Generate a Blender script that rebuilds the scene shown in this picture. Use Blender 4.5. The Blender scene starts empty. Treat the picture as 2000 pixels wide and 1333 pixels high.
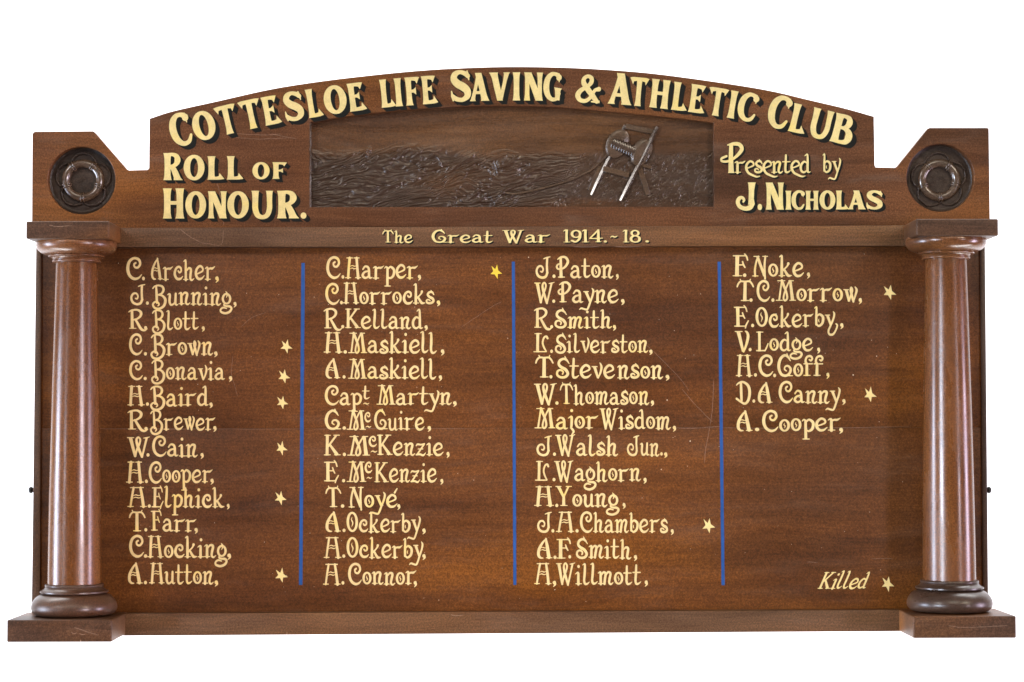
import bpy, bmesh, math, random
import numpy as np
from mathutils import Vector, Matrix
from mathutils.noise import noise as mnoise
random.seed(7); rng = np.random.RandomState(11)
R = math.radians
SC = bpy.context.scene
COL = SC.collection

# ------------------------------------------------------------------ camera
F = 4000.0                        # focal length in photo pixels (2000 wide)
CAM = Vector((0.0, -4.0, 1.50))
RY = Matrix.Rotation(R(-0.286), 3, 'Z')
ROT = RY @ Matrix.Rotation(R(90 + 2.48), 3, 'X') @ Matrix.Rotation(R(-0.10), 3, 'Z')
cd = bpy.data.cameras.new('camera'); cam = bpy.data.objects.new('camera', cd); COL.objects.link(cam)
cd.lens = 36.0 * F / 2000.0; cd.sensor_width = 36.0; cd.sensor_fit = 'HORIZONTAL'
cd.clip_start = 0.1; cd.clip_end = 100
cam.matrix_world = Matrix.Translation(CAM) @ ROT.to_4x4()
SC.camera = cam
SC.render.resolution_x = 1024; SC.render.resolution_y = 682
try:
    SC.cycles.use_denoising = True
    SC.cycles.max_bounces = 6
except Exception: pass
SC.view_settings.view_transform = 'Standard'; SC.view_settings.look = 'None'
SC.view_settings.exposure = -0.17; SC.view_settings.gamma = 1.0

# ------------------------------------------------------------------ lights: windows, plus added fill and backdrop lights
w = bpy.data.worlds.new('World'); SC.world = w; w.use_nodes = True
w.node_tree.nodes['Background'].inputs[0].default_value = (1.0, 0.97, 0.93, 1)
w.node_tree.nodes['Background'].inputs[1].default_value = 0.15
def area(name, loc, target, sx, sz, power, color, spread=180):
    l = bpy.data.lights.new(name, 'AREA'); l.shape = 'RECTANGLE'; l.size = sx; l.size_y = sz
    l.energy = power; l.color = color; l.spread = R(spread)
    o = bpy.data.objects.new(name, l); COL.objects.link(o)
    d = Vector(target) - Vector(loc)
    o.rotation_euler = d.to_track_quat('-Z', 'Y').to_euler(); o.location = loc
    return o
area('window_light_front_left', (-4.30, -6.10, 1.15), (1.30, 0, 1.35), 2.0, 2.2, 14, (0.74, 0.84, 1.0), 18)
area('window_light_front_right', (4.30, -6.10, 1.15), (-1.30, 0, 1.35), 2.4, 2.2, 12, (1.0, 0.86, 0.94), 18)
area('window_light_side_left', (-4.0, -0.75, 0.95), (-0.8, -0.1, 1.3), 1.0, 1.7, 240, (0.70, 0.80, 1.0))
area('window_light_side_right', (4.0, -0.75, 0.95), (0.8, -0.1, 1.3), 0.7, 1.7, 110, (0.93, 0.78, 1.0))
area('fill_light', (0.1, -5.5, 5.4), (0.02, 0, 1.25), 4.6, 2.6, 11, (1.0, 0.87, 0.69), 36)  # added fill for the warm centre and the carved waves, no known lamp
for sx in (-1, 1):
    area('fill_light', (sx * 4.2, -5.0, 4.6), (sx * 0.1, 0, 1.25), 1.6, 1.2, 6.3, (0.97, 0.89, 0.84) if sx < 0 else (1.0, 0.86, 0.66), 34)  # added fill pair, set so its spots merge with the window highlights
for sz, pw in ((5.4, 700), (-2.4, 700)):
    area('backdrop_light', (0, 0.9, sz), (0, 2.4, 1.5 + (sz - 1.5) * 0.12), 9.0, 0.9, pw, (1, 1, 1))  # added behind the board to blow the backdrop out to white

# ------------------------------------------------------------------ helpers
def at(px, py, d=0.0):
    """photo pixel -> point on the plane d metres in front of the name panel"""
    v = ROT @ Vector(((px - 1000.0) / F, -(py - 666.5) / F, -1.0))
    t = ((0.022 - d) - CAM.y) / v.y
    return CAM + v * t

BOARD = bpy.data.objects.new('honour_board', None); COL.objects.link(BOARD)
BOARD.location = at(1000, 1245, 0.0); BOARD.empty_display_size = 0.1
BOARD['label'] = 'dark varnished wooden roll of honour board with arched top, two turned columns and gold lettering'
BOARD['category'] = 'honour board'
BINV = Matrix.Translation(-BOARD.location)

def link(name, me, mat, parent=BOARD, label=None, smooth=False, loc=None):
    o = bpy.data.objects.new(name, me); COL.objects.link(o)
    if mat is not None and len(me.materials) == 0: me.materials.append(mat)
    if smooth:
        me.polygons.foreach_set('use_smooth', [True] * len(me.polygons))
    if parent is not None:
        o.parent = parent
        off = Vector((0, 0, 0)); p = parent
        while p is not None: off += p.location; p = p.parent
        o.location = (loc if loc is not None else Vector((0, 0, 0))) - off
    elif loc is not None: o.location = loc
    if label: o['label'] = label
    return o
def mesh_from(verts, faces, name='m'):
    me = bpy.data.meshes.new(name); me.from_pydata([tuple(v) for v in verts], [], faces); me.update(); return me
def bm_mesh(bm, name='m'):
    me = bpy.data.meshes.new(name); bm.to_mesh(me); bm.free(); return me
def autosmooth(me, ang=35, flat_big=False):
    me.polygons.foreach_set('use_smooth', [not (flat_big and (abs(p.normal.y) > .9995 or abs(p.normal.x) > .9995 or abs(p.normal.z) > .9995)) for p in me.polygons])
    try: me.set_sharp_from_angle(angle=R(ang))
    except Exception: pass

def slab(corners_front, d0, bev=0.0015, wobble=0.0, seg=2, cuts=0):
    """prism from front corner points (world, planar) back to depth plane d0; bevelled"""
    bm = bmesh.new()
    fr = [bm.verts.new(c) for c in corners_front]
    bk = [bm.verts.new(Vector((c.x, 0.022 - d0, c.z))) for c in corners_front]
    n = len(fr)
    bm.faces.new(fr)
    bm.faces.new(bk[::-1])
    for i in range(n):
        j = (i + 1) % n
        bm.faces.new((fr[j], fr[i], bk[i], bk[j]))
    bmesh.ops.recalc_face_normals(bm, faces=bm.faces)
    if bev > 0:
        bmesh.ops.bevel(bm, geom=list(bm.edges), offset=bev, segments=seg, affect='EDGES', profile=0.6)
    me = bm_mesh(bm)
    autosmooth(me, 50, True)
    return me
def quad(pts, d):
    return [at(x, y, d) for x, y in pts]

# ------------------------------------------------------------------ materials
def nd(nt, t, **k):
    n = nt.nodes.new(t)
    for a, b in k.items():
        if a.startswith('i_'): n.inputs[int(a[2:])].default_value = b
        else: setattr(n, a, b)
    return n
def ramp(nt, fac, stops, interp='LINEAR'):
    n = nt.nodes.new('ShaderNodeValToRGB'); cr = n.color_ramp; cr.interpolation = interp
    while len(cr.elements) < len(stops): cr.elements.new(0.5)
    for e, (p, c) in zip(cr.elements, stops):
        e.position = p; e.color = (*c, 1) if len(c) == 3 else c
    nt.links.new(fac, n.inputs[0]); return n.outputs[0]
def noise(nt, vec, scale, detail=4, rough=0.55, dist=0.0):
    n = nd(nt, 'ShaderNodeTexNoise'); n.inputs['Scale'].default_value = scale; n.inputs['Detail'].default_value = detail
    n.inputs['Roughness'].default_value = rough; n.inputs['Distortion'].default_value = dist
    nt.links.new(vec, n.inputs['Vector']); return n.outputs[0]
def mapping(nt, vec, scale, loc=(0, 0, 0), rot=(0, 0, 0)):
    n = nd(nt, 'ShaderNodeMapping'); n.inputs['Scale'].default_value = scale
    n.inputs['Location'].default_value = loc; n.inputs['Rotation'].default_value = rot
    nt.links.new(vec, n.inputs['Vector']); return n.outputs[0]
def mixc(nt, fac, a, b, blend='MIX'):
    n = nd(nt, 'ShaderNodeMix', data_type='RGBA', blend_type=blend)
    for s, v in ((0, fac), (6, a), (7, b)):
        if isinstance(v, (int, float)): n.inputs[s].default_value = v
        elif isinstance(v, tuple): n.inputs[s].default_value = (*v, 1)
        else: nt.links.new(v, n.inputs[s])
    return n.outputs[2]

def wood(name, dark, mid, warm, axis='x', off=(0, 0, 0), rough=0.34, spec=0.5, dust=0.10, bump=0.25, patch=(0.38, 0.66), stain_attr=False, grain=0.32):
    dark, mid, warm = [(c[0] * .97, c[1] * .91, c[2] * .78) for c in (dark, mid, warm)]
    m = bpy.data.materials.new(name); m.use_nodes = True; nt = m.node_tree
    b = nt.nodes['Principled BSDF']
    geo = nd(nt, 'ShaderNodeNewGeometry'); P = mapping(nt, geo.outputs['Position'], (1, 1, 1), off)
    if axis == 'x': s1, s2, s3 = (1.6, 9, 34), (9, 60, 330), (1.3, 3, 3.4)
    else:           s1, s2, s3 = (38, 38, 2.2), (330, 330, 10), (6, 6, 1.6)
    warp = noise(nt, mapping(nt, P, (1.2, 1.2, 2.2)), 2.0, 2)
    wv = nd(nt, 'ShaderNodeVectorMath', operation='MULTIPLY_ADD')
    nt.links.new(warp, wv.inputs[0]); wv.inputs[1].default_value = (0.05, 0.05, 0.05); nt.links.new(P, wv.inputs[2])
    PW = wv.outputs[0]
    g1 = noise(nt, mapping(nt, PW, s1), 1.0, 5, 0.62, 0.3)
    g2 = noise(nt, mapping(nt, PW, s2), 1.0, 3, 0.6)
    pt = noise(nt, mapping(nt, PW, s3), 1.0, 3, 0.5, 0.2)
    base = ramp(nt, pt, [(patch[0] - 0.08, dark), ((patch[0] + patch[1]) / 2, mid), (patch[1] + 0.02, warm)])
    gs = ramp(nt, g1, [(0.30, (1 - grain,) * 3), (0.5, (1, 1, 1)), (0.72, (1 + grain * .75,) * 3)])
    c = mixc(nt, 1.0, base, gs, 'MULTIPLY')
    gf = ramp(nt, g2, [(0.32, (0.80, 0.78, 0.76)), (0.5, (1, 1, 1)), (0.68, (1.16, 1.17, 1.2))])
    c = mixc(nt, 0.8, c, gf, 'MULTIPLY')
    sp = noise(nt, P, 620, 2, 0.7)      # pores and fine speckle
    spr = ramp(nt, sp, [(0.34, (0.70, 0.70, 0.72)), (0.5, (1, 1, 1)), (0.66, (1.36, 1.36, 1.4))])
    c = mixc(nt, 0.85, c, spr, 'MULTIPLY')
    sp2 = noise(nt, mapping(nt, P, (1, 1, 1), (5.5, 1, 2)), 300, 1, 0.5)
    c = mixc(nt, 0.9, c, ramp(nt, sp2, [(0.30, (0.72, 0.72, 0.74)), (0.5, (1, 1, 1)), (0.70, (1.32, 1.31, 1.34))]), 'MULTIPLY')
    # rubbed, dusty bloom
    dn = noise(nt, mapping(nt, PW, (3.0, 3, 16) if axis == 'x' else (12, 12, 3)), 1.7, 6, 0.68)
    dm = ramp(nt, dn, [(0.55, (0, 0, 0)), (0.78, (1, 1, 1))])
    dmul = nd(nt, 'ShaderNodeMath', operation='MULTIPLY'); nt.links.new(dm, dmul.inputs[0]); dmul.inputs[1].default_value = dust * 3
    c = mixc(nt, dmul.outputs[0], c, (0.19, 0.115, 0.075))
    sn = noise(nt, mapping(nt, PW, (1.6, 2, 6.5) if axis == 'x' else (9, 9, 2), (4.1, 0, 8.3)), 1.9, 4, 0.6)
    c = mixc(nt, 1.0, c, ramp(nt, sn, [(0.36, (0.76, 0.73, 0.72)), (0.50, (0.98, 0.98, 0.97)), (0.80, (1.06, 1.06, 1.06))]), 'MULTIPLY')
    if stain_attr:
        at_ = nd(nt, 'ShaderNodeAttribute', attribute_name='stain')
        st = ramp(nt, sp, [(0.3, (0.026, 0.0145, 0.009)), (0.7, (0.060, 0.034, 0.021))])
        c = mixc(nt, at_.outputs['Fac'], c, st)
    nt.links.new(c, b.inputs['Base Color'])
    rr = nd(nt, 'ShaderNodeMapRange'); nt.links.new(dn, rr.inputs[0])
    rr.inputs[1].default_value = 0.35; rr.inputs[2].default_value = 0.7
    rr.inputs[3].default_value = rough - 0.05; rr.inputs[4].default_value = rough + 0.13
    nt.links.new(rr.outputs[0], b.inputs['Roughness'])
    b.inputs['Specular IOR Level'].default_value = spec
    bp = nd(nt, 'ShaderNodeBump'); bp.inputs['Strength'].default_value = bump; bp.inputs['Distance'].default_value = 0.0006
    ad = nd(nt, 'ShaderNodeMath', operation='ADD'); nt.links.new(g2, ad.inputs[0]); nt.links.new(sp, ad.inputs[1])
    nt.links.new(ad.outputs[0], bp.inputs['Height']); nt.links.new(bp.outputs[0], b.inputs['Normal'])
    return m

DK, MD, WM = (0.078, 0.029, 0.0105), (0.130, 0.047, 0.0125), (0.205, 0.073, 0.011)
M_panel = wood('panel_wood', DK, MD, WM, spec=0.22, rough=0.36, grain=0.24, dust=0.07, off=(0.85, 0, 0.4), patch=(0.36, 0.68))
M_header = wood('header_wood', (0.066, 0.031, 0.017), (0.126, 0.053, 0.024), (0.205, 0.082, 0.022), off=(8.15, 0, 3.4), dust=0.15, spec=0.22, grain=0.28)
M_rail = wood('rail_wood', (0.088, 0.049, 0.029), (0.138, 0.074, 0.041), (0.175, 0.082, 0.034), off=(7.7, 0, 4.1), dust=0.12, spec=0.22)
M_block = wood('block_wood', (0.048, 0.028, 0.019), (0.078, 0.040, 0.024), (0.175, 0.072, 0.024), off=(1.7, 2, 9.1), dust=0.11, rough=0.42, spec=0.22, patch=(0.34, 0.58))
M_col = wood('column_wood', (0.082, 0.030, 0.0120), (0.142, 0.052, 0.0160), (0.215, 0.082, 0.018), axis='z', rough=0.22, spec=0.5, dust=0.03, bump=0.08, grain=0.14, patch=(0.15, 0.9), off=(0.3, 0, 0))
M_cap = wood('capital_wood', (0.085, 0.036, 0.018), (0.145, 0.060, 0.026), (0.20, 0.082, 0.026), axis='x', rough=0.26, dust=0.04, bump=0.12, off=(5.3, 0, 2))
M_base = wood('column_base_wood', (0.044, 0.026, 0.020), (0.062, 0.035, 0.025), (0.10, 0.045, 0.026), axis='x', rough=0.30, dust=0.10, bump=0.12, off=(9.3, 0, 2))
M_relief = wood('relief_wood', (0.062, 0.029, 0.016), (0.092, 0.043, 0.020), (0.135, 0.064, 0.024), off=(2.1, 0, 7.7), spec=0.55, rough=0.26, dust=0.07, bump=0.15, stain_attr=True)
M_dark = wood('carved_dark_wood', (0.032, 0.022, 0.018), (0.045, 0.030, 0.024), (0.065, 0.04, 0.028), off=(4.4, 0, 5.5), spec=0.7, rough=0.16, dust=0.05, bump=0.1)
M_reel = wood('reel_wood', (0.050, 0.034, 0.026), (0.066, 0.043, 0.032), (0.085, 0.055, 0.038), off=(4.4, 0, 5.5), spec=0.9, rough=0.14, dust=0.03, bump=0.05)
M_bar = wood('reel_bar_wood', (0.075, 0.050, 0.034), (0.105, 0.068, 0.044), (0.13, 0.08, 0.05), off=(4.4, 0, 5.5), spec=0.5, rough=0.28, dust=0.05, bump=0.1)
M_ring = wood('lifebuoy_wood', (0.055, 0.040, 0.030), (0.075, 0.052, 0.038), (0.095, 0.062, 0.044), off=(4.4, 0, 5.5), spec=0.85, rough=0.16, dust=0.06, bump=0.1)
M_ground = wood('roundel_ground_wood', (0.030, 0.020, 0.016), (0.042, 0.028, 0.022), (0.058, 0.037, 0.028), off=(4.4, 0, 8.5), spec=0.3, rough=0.40, dust=0.07, bump=0.2)
M_stile = wood('stile_wood', (0.048, 0.026, 0.018), (0.072, 0.038, 0.022), (0.11, 0.052, 0.024), axis='z', rough=0.4, dust=0.08)

def paint(name, col, var=0.12, rough=0.45, yellow=None, spec=0.2):
    m = bpy.data.materials.new(name); m.use_nodes = True; nt = m.node_tree; b = nt.nodes['Principled BSDF']
    geo = nd(nt, 'ShaderNodeNewGeometry'); P = geo.outputs['Position']
    n = noise(nt, P, 60, 4); f = noise(nt, P, 700, 2, 0.7)
    c = ramp(nt, n, [(0.3, tuple(x * (1 - var) for x in col)), (0.7, tuple(min(x * (1 + var * .6), 0.95) for x in col))])
    if yellow:
        y = noise(nt, P, 26, 3); ym = ramp(nt, y, [(0.56, (0, 0, 0)), (0.74, (1, 1, 1))])
        c = mixc(nt, ym, c, yellow)
    fr = ramp(nt, f, [(0.3, (0.88,) * 3), (0.7, (1.08,) * 3)])
    c = mixc(nt, 1.0, c, fr, 'MULTIPLY')
    nt.links.new(c, b.inputs['Base Color']); b.inputs['Roughness'].default_value = rough
    b.inputs['Specular IOR Level'].default_value = spec
    return m
M_gold = paint('gold_paint', (0.77, 0.625, 0.265), yellow=(0.78, 0.62, 0.20))
M_name = paint('name_gold_paint', (0.78, 0.59, 0.27), yellow=(0.79, 0.57, 0.17))
M_star = paint('star_gold_paint', (0.82, 0.64, 0.27))
M_stary = paint('star_yellow_paint', (0.85, 0.60, 0.06), yellow=(0.86, 0.70, 0.2))
M_shade = paint('shade_paint', (0.011, 0.012, 0.010), var=0.2, rough=0.5, spec=0.12)
M_blue = paint('blue_paint', (0.024, 0.085, 0.27), var=0.15)
M_scratch = paint('scratch_bare', (0.30, 0.19, 0.13), var=0.3, rough=0.6)
M_iron = paint('iron', (0.03, 0.028, 0.025), var=0.3, rough=0.45)

# ------------------------------------------------------------------ backdrop
m = bpy.data.materials.new('white_wall_paint'); m.use_nodes = True
bb = m.node_tree.nodes['Principled BSDF']; bb.inputs['Base Color'].default_value = (0.92, 0.92, 0.92, 1); bb.inputs['Roughness'].default_value = 0.9
bb.inputs['Specular IOR Level'].default_value = 0.1
wallm = mesh_from([(-7, 2.4, -2.5), (7, 2.4, -2.5), (7, 2.4, 5.5), (-7, 2.4, 5.5), (-7, 2.5, -2.5), (7, 2.5, -2.5), (7, 2.5, 5.5), (-7, 2.5, 5.5)],
                  [(0, 1, 2, 3), (5, 4, 7, 6), (4, 0, 3, 7), (1, 5, 6, 2), (3, 2, 6, 7), (4, 5, 1, 0)])
wo = link('wall', wallm, m, None); wo['kind'] = 'structure'; wo['label'] = 'plain white wall behind the honour board'

# ------------------------------------------------------------------ name panel: two boards with a hairline joint
DH = 0.012     # header front
DR = 0.022     # rail front
TL, TR, BL, BR = (71, 440), (1923.5, 436), (61.5, 1226), (1930.5, 1219)
def lerp(a, b, t): return (a[0] + (b[0] - a[0]) * t, a[1] + (b[1] - a[1]) * t)
def edge(y, a, b): t = (y - a[1]) / (b[1] - a[1]); return (a[0] + (b[0] - a[0]) * t, y)
for (ya, yb) in ((440, 837.5), (837.65, 1222)):
    pts = [edge(ya, TL, BL), edge(ya - 2, TR, BR), edge(yb - 2, TR, BR), edge(yb, TL, BL)]
    link('panel_board', slab(quad(pts, 0.0), -0.03, 0.0005), M_panel)
link('backing_board', slab(quad([(80, 360), (1916, 356), (1916, 1215), (76, 1222)], -0.031), -0.040, 0.001), M_stile)
# side stiles
link('stile', slab(quad([(71, 470), (80.5, 470), (78, 1205), (61.2, 1205)], 0.005), -0.02, 0.0018), M_stile)
link('stile', slab(quad([(1915, 466), (1924, 466), (1930.8, 1200), (1920.5, 1200)], 0.005), -0.02, 0.0018), M_stile)
# rails
link('top_rail', slab(quad([(222, 445.5), (1778, 440.5), (1778, 480.5), (222, 483.5)], DR), -0.01, 0.0022), M_rail)
link('bottom_rail', slab(quad([(232, 1199), (1766, 1191.5), (1766, 1233.5), (232, 1242.5)], DR), -0.01, 0.0022), M_rail)

# ------------------------------------------------------------------ header board with arched top, three cut-outs
ARCH = [(292, 232), (338, 217.5), (427, 197.5), (530, 174.5), (632, 158.5), (734, 146.5), (806, 139.5), (879, 134.5), (980, 131), (1082, 131.8),
        (1177, 136), (1279, 144.5), (1406, 161.5), (1503, 177.5), (1580, 195.5), (1650, 212), (1707, 228)]
def catmull(pts, n=8, closed=False):
    P = [np.array(p, float) for p in pts]; out = []
    L = len(P); rngi = range(L if closed else L - 1)
    for i in rngi:
        p1, p2 = P[i], P[(i + 1) % L]
        p0 = P[i - 1] if (i > 0 or closed) else 2 * p1 - p2
        p3 = P[(i + 2) % L] if (i + 2 < L or closed) else 2 * p2 - p1
        for k in range(n):
            t = k / n
            out.append(0.5 * ((2 * p1) + (p2 - p0) * t + (2 * p0 - 5 * p1 + 4 * p2 - p3) * t * t + (3 * p1 - p0 - 3 * p2 + p3) * t ** 3))
    if not closed: out.append(P[-1])
    return out
outline = [(62, 462), (63, 262), (67, 257.5), (182, 256.5)] + [(185, 259)] + [(248, 331.5), (252, 333), (288, 332), (291, 329)]
outline += [tuple(p) for p in catmull(ARCH, 6)]
outline += [(1708.5, 323), (1710, 327), (1748, 328), (1752, 326), (1812, 251.5), (1816, 250), (1929, 250), (1931.5, 253), (1934, 456)]
RT = [(606, 239), (640, 233), (700, 225), (800, 214.5), (900, 209), (1000, 207.5), (1100, 211), (1200, 219.5), (1300, 229), (1360, 236), (1394, 241)]
relief_hole = [(606, 405)] + [tuple(p) for p in catmull(RT, 4)] + [(1394.5, 404)]
CL, CR, RR = (159.3, 352.7), (1836.8, 347.8), 66.0
def circ(c, r, n=72): return [(c[0] + r * math.cos(2 * math.pi * i / n), c[1] + r * math.sin(2 * math.pi * i / n)) for i in range(n)]
def curve_slab(loops, dfront, dback, bev):
    cu = bpy.data.curves.new('tmp', 'CURVE'); cu.dimensions = '2D'; cu.fill_mode = 'BOTH'
    cu.extrude = (dfront - dback) / 2 - bev; cu.bevel_depth = bev; cu.bevel_resolution = 2; cu.offset = -bev
    for lp in loops:
        sp = cu.splines.new('POLY'); sp.points.add(len(lp) - 1); sp.use_cyclic_u = True
        for i, (x, y) in enumerate(lp):
            p = at(x, y, dfront); sp.points[i].co = (p.x, p.z, 0, 1)
    o = bpy.data.objects.new('tmp', cu); COL.objects.link(o)
    dg = bpy.context.evaluated_depsgraph_get(); dg.update()
    me = bpy.data.meshes.new_from_object(o.evaluated_get(dg))
    COL.objects.unlink(o); bpy.data.objects.remove(o); 
    ymid = 0.022 - (dfront + dback) / 2
    me.transform(Matrix(((1, 0, 0, 0), (0, 0, -1, ymid), (0, 1, 0, 0), (0, 0, 0, 1))))
    autosmooth(me, 40, True); return me
hm = curve_slab([outline, relief_hole, circ(CL, RR), circ(CR, RR)], DH, -0.014, 0.0013)
link('header_board', hm, M_header, smooth=False)

# ------------------------------------------------------------------ columns (lathes), copied left to right
DC = 0.060
def lathe(prof, cx_top, mat, seg=96):
    pass
axL_t, axL_b = at(150.7, 516, DC), at(144.3, 1143, DC)
axL = Vector(((axL_t.x + axL_b.x) / 2, axL_t.y, 0))
axR_t, axR_b = at(1847.6, 513, DC), at(1854.4, 1140, DC)
axR = Vector(((axR_t.x + axR_b.x) / 2, axR_t.y, 0))
PXM = (at(300, 700, DC) - at(200, 700, DC)).length / 100      # metres per photo pixel at the column axis
def zpx(y): return at(147, y, DC).z
def lathe_mesh(prof, z0, seg=112):
    pr = [np.array(p, float) for p in prof]
    vs, fs = [], []
    for (y, wpx) in pr:
        r = wpx / 2 * PXM; z = zpx(y) - z0
        for k in range(seg):
            a = 2 * math.pi * k / seg; vs.append((r * math.cos(a), r * math.sin(a), z))
    n = len(pr)
    for i in range(n - 1):
        for k in range(seg):
            k2 = (k + 1) % seg
            fs.append((i * seg + k, (i + 1) * seg + k, (i + 1) * seg + k2, i * seg + k2))
    fs.append(tuple(range(seg))); fs.append(tuple((n - 1) * seg + k for k in reversed(range(seg))))
    me = mesh_from(vs, fs); autosmooth(me, 38); return me
def cr2(pts, n=6): return [tuple(p) for p in catmull(pts, n)]
cap_prof = [(462, 60), (467.5, 140), (469, 147)] + cr2([(469, 147), (473, 153), (479, 156.5), (485, 155), (490.5, 148), (495, 137), (498, 124), (499.5, 112)]) + \
           [(500, 108)] + cr2([(500, 108), (501.5, 110), (503, 108.5), (504, 104)], 4) + [(504.5, 99)] + cr2([(504.5, 98), (507, 93), (509, 91)], 4) + \
           cr2([(509.2, 92), (511, 94), (513, 93), (514, 89)], 4) + [(514.3, 80), (516, 78)]
shaft_prof = [(512, 78.6)] + [(y, 79.6 + 22.6 * (1 - (1 - (y - 514) / 630) ** 1.45)) for y in np.linspace(514.5, 1143, 40)] + [(1146, 102)]
base_prof = [(1139, 90), (1140.2, 107), (1141, 111)] + cr2([(1141, 111), (1143, 112.5), (1145, 111.5)], 3) + [(1146, 110)] + \
            cr2([(1146, 110.5), (1149, 114), (1152, 122), (1153.5, 128.5)], 5) + [(1154, 131), (1156.5, 131.3), (1158, 128), (1158.8, 118)] + \
            cr2([(1158.8, 118), (1162, 134), (1168, 149), (1176, 160), (1184, 164.5), (1191, 163), (1196, 157), (1199.5, 148), (1200.5, 138)], 6) + [(1201, 120)]
def column_at(ax, src=None):
    zb = zpx(1201)
    if src is None:
        e = bpy.data.objects.new('column', None); COL.objects.link(e); e.parent = BOARD
        e.location = Vector((ax.x, ax.y, zb)) - BOARD.location; e.empty_display_size = 0.05
        for nm, pr, mt in (('shaft', shaft_prof, M_col), ('capital', cap_prof, M_cap), ('column_base', base_prof, M_base)):
            me = lathe_mesh(pr, zb); me.materials.append(mt)
            o = bpy.data.objects.new(nm, me); COL.objects.link(o); o.parent = e
        return e
    e = src.copy(); COL.objects.link(e); e.location = Vector((ax.x, ax.y, zb)) - BOARD.location + Vector((0, 0, 0.004))
    for ch in list(src.children):
        c = ch.copy(); COL.objects.link(c); c.parent = e
    return e
colL = column_at(axL); colR = column_at(axR, colL)

# capital blocks and plinth blocks
def block(xl, xr, yt, yb, dfront, bev=0.003):
    # corners of the front face in photo pixels
    a = at(xl, yt, dfront); b = at(xr, yb, dfront)
    pts = [Vector((a.x, a.y, a.z)), Vector((b.x, a.y, a.z)), Vector((b.x, a.y, b.z)), Vector((a.x, a.y, b.z))]
    return slab(pts, -0.005, bev, seg=3)
link('capital_block', block(51, 213, 432.5, 466.5, 0.140), M_block)
link('capital_block', block(1789.5, 1950, 428, 461, 0.140), M_block)
link('plinth_block', block(13.5, 218, 1211.5, 1254.5, 0.160), M_block)
link('plinth_block', block(1783.5, 1985, 1204, 1246.8, 0.160), M_block)

# ------------------------------------------------------------------ side screws
for (x, y, s) in ((64.5, 957.5, -1), (1927.5, 957.5, 1)):
    bm = bmesh.new(); c = at(x, y, -0.012)
    bmesh.ops.create_cone(bm, cap_ends=True, segments=16, radius1=0.0035, radius2=0.0035, depth=0.010, matrix=Matrix.Translation(c) @ Matrix.Rotation(R(90), 4, 'Y'))
    bmesh.ops.create_uvsphere(bm, u_segments=16, v_segments=10, radius=0.0068, matrix=Matrix.Translation(c + Vector((s * 0.004, 0, 0))) @ Matrix.Diagonal((0.75, 1, 1, 1)))
    o = link('screw', bm_mesh(bm), M_iron, smooth=True)

# ------------------------------------------------------------------ roundels
def ring_mesh(paths_r, tube):        # closed tube along a polyline list of (x,y,z) with radius
    pass
def tube_mesh(pts, rad, seg=12, closed=False, flat=1.0):
    P = [Vector(p) for p in pts]; n = len(P); vs, fs = [], []
    for i in range(n):
        a = P[(i - 1) % n] if (closed or i > 0) else P[i]
        b = P[(i + 1) % n] if (closed or i < n - 1) else P[i]
        t = (b - a).normalized(); up = Vector((0, -1, 0))
        s = t.cross(up).normalized(); u = s.cross(t).normalized()
        r = rad[i] if isinstance(rad, (list, tuple)) else rad
        for k in range(seg):
            an = 2 * math.pi * k / seg
            vs.append(P[i] + s * (r * math.cos(an)) + u * (r * math.sin(an) * flat))
    m_ = n if closed else n - 1
    for i in range(m_):
        j = (i + 1) % n
        for k in range(seg):
            k2 = (k + 1) % seg
            fs.append((i * seg + k, i * seg + k2, j * seg + k2, j * seg + k))
    if not closed:
        fs.append(tuple(range(seg))[::-1]); fs.append(tuple((n - 1) * seg + k for k in range(seg)))
    me = mesh_from(vs, fs)
    bm = bmesh.new(); bm.from_mesh(me); bmesh.ops.recalc_face_normals(bm, faces=bm.faces); bm.to_mesh(me); bm.free()
    me.polygons.foreach_set('use_smooth', [True] * len(me.polygons)); return me
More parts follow.
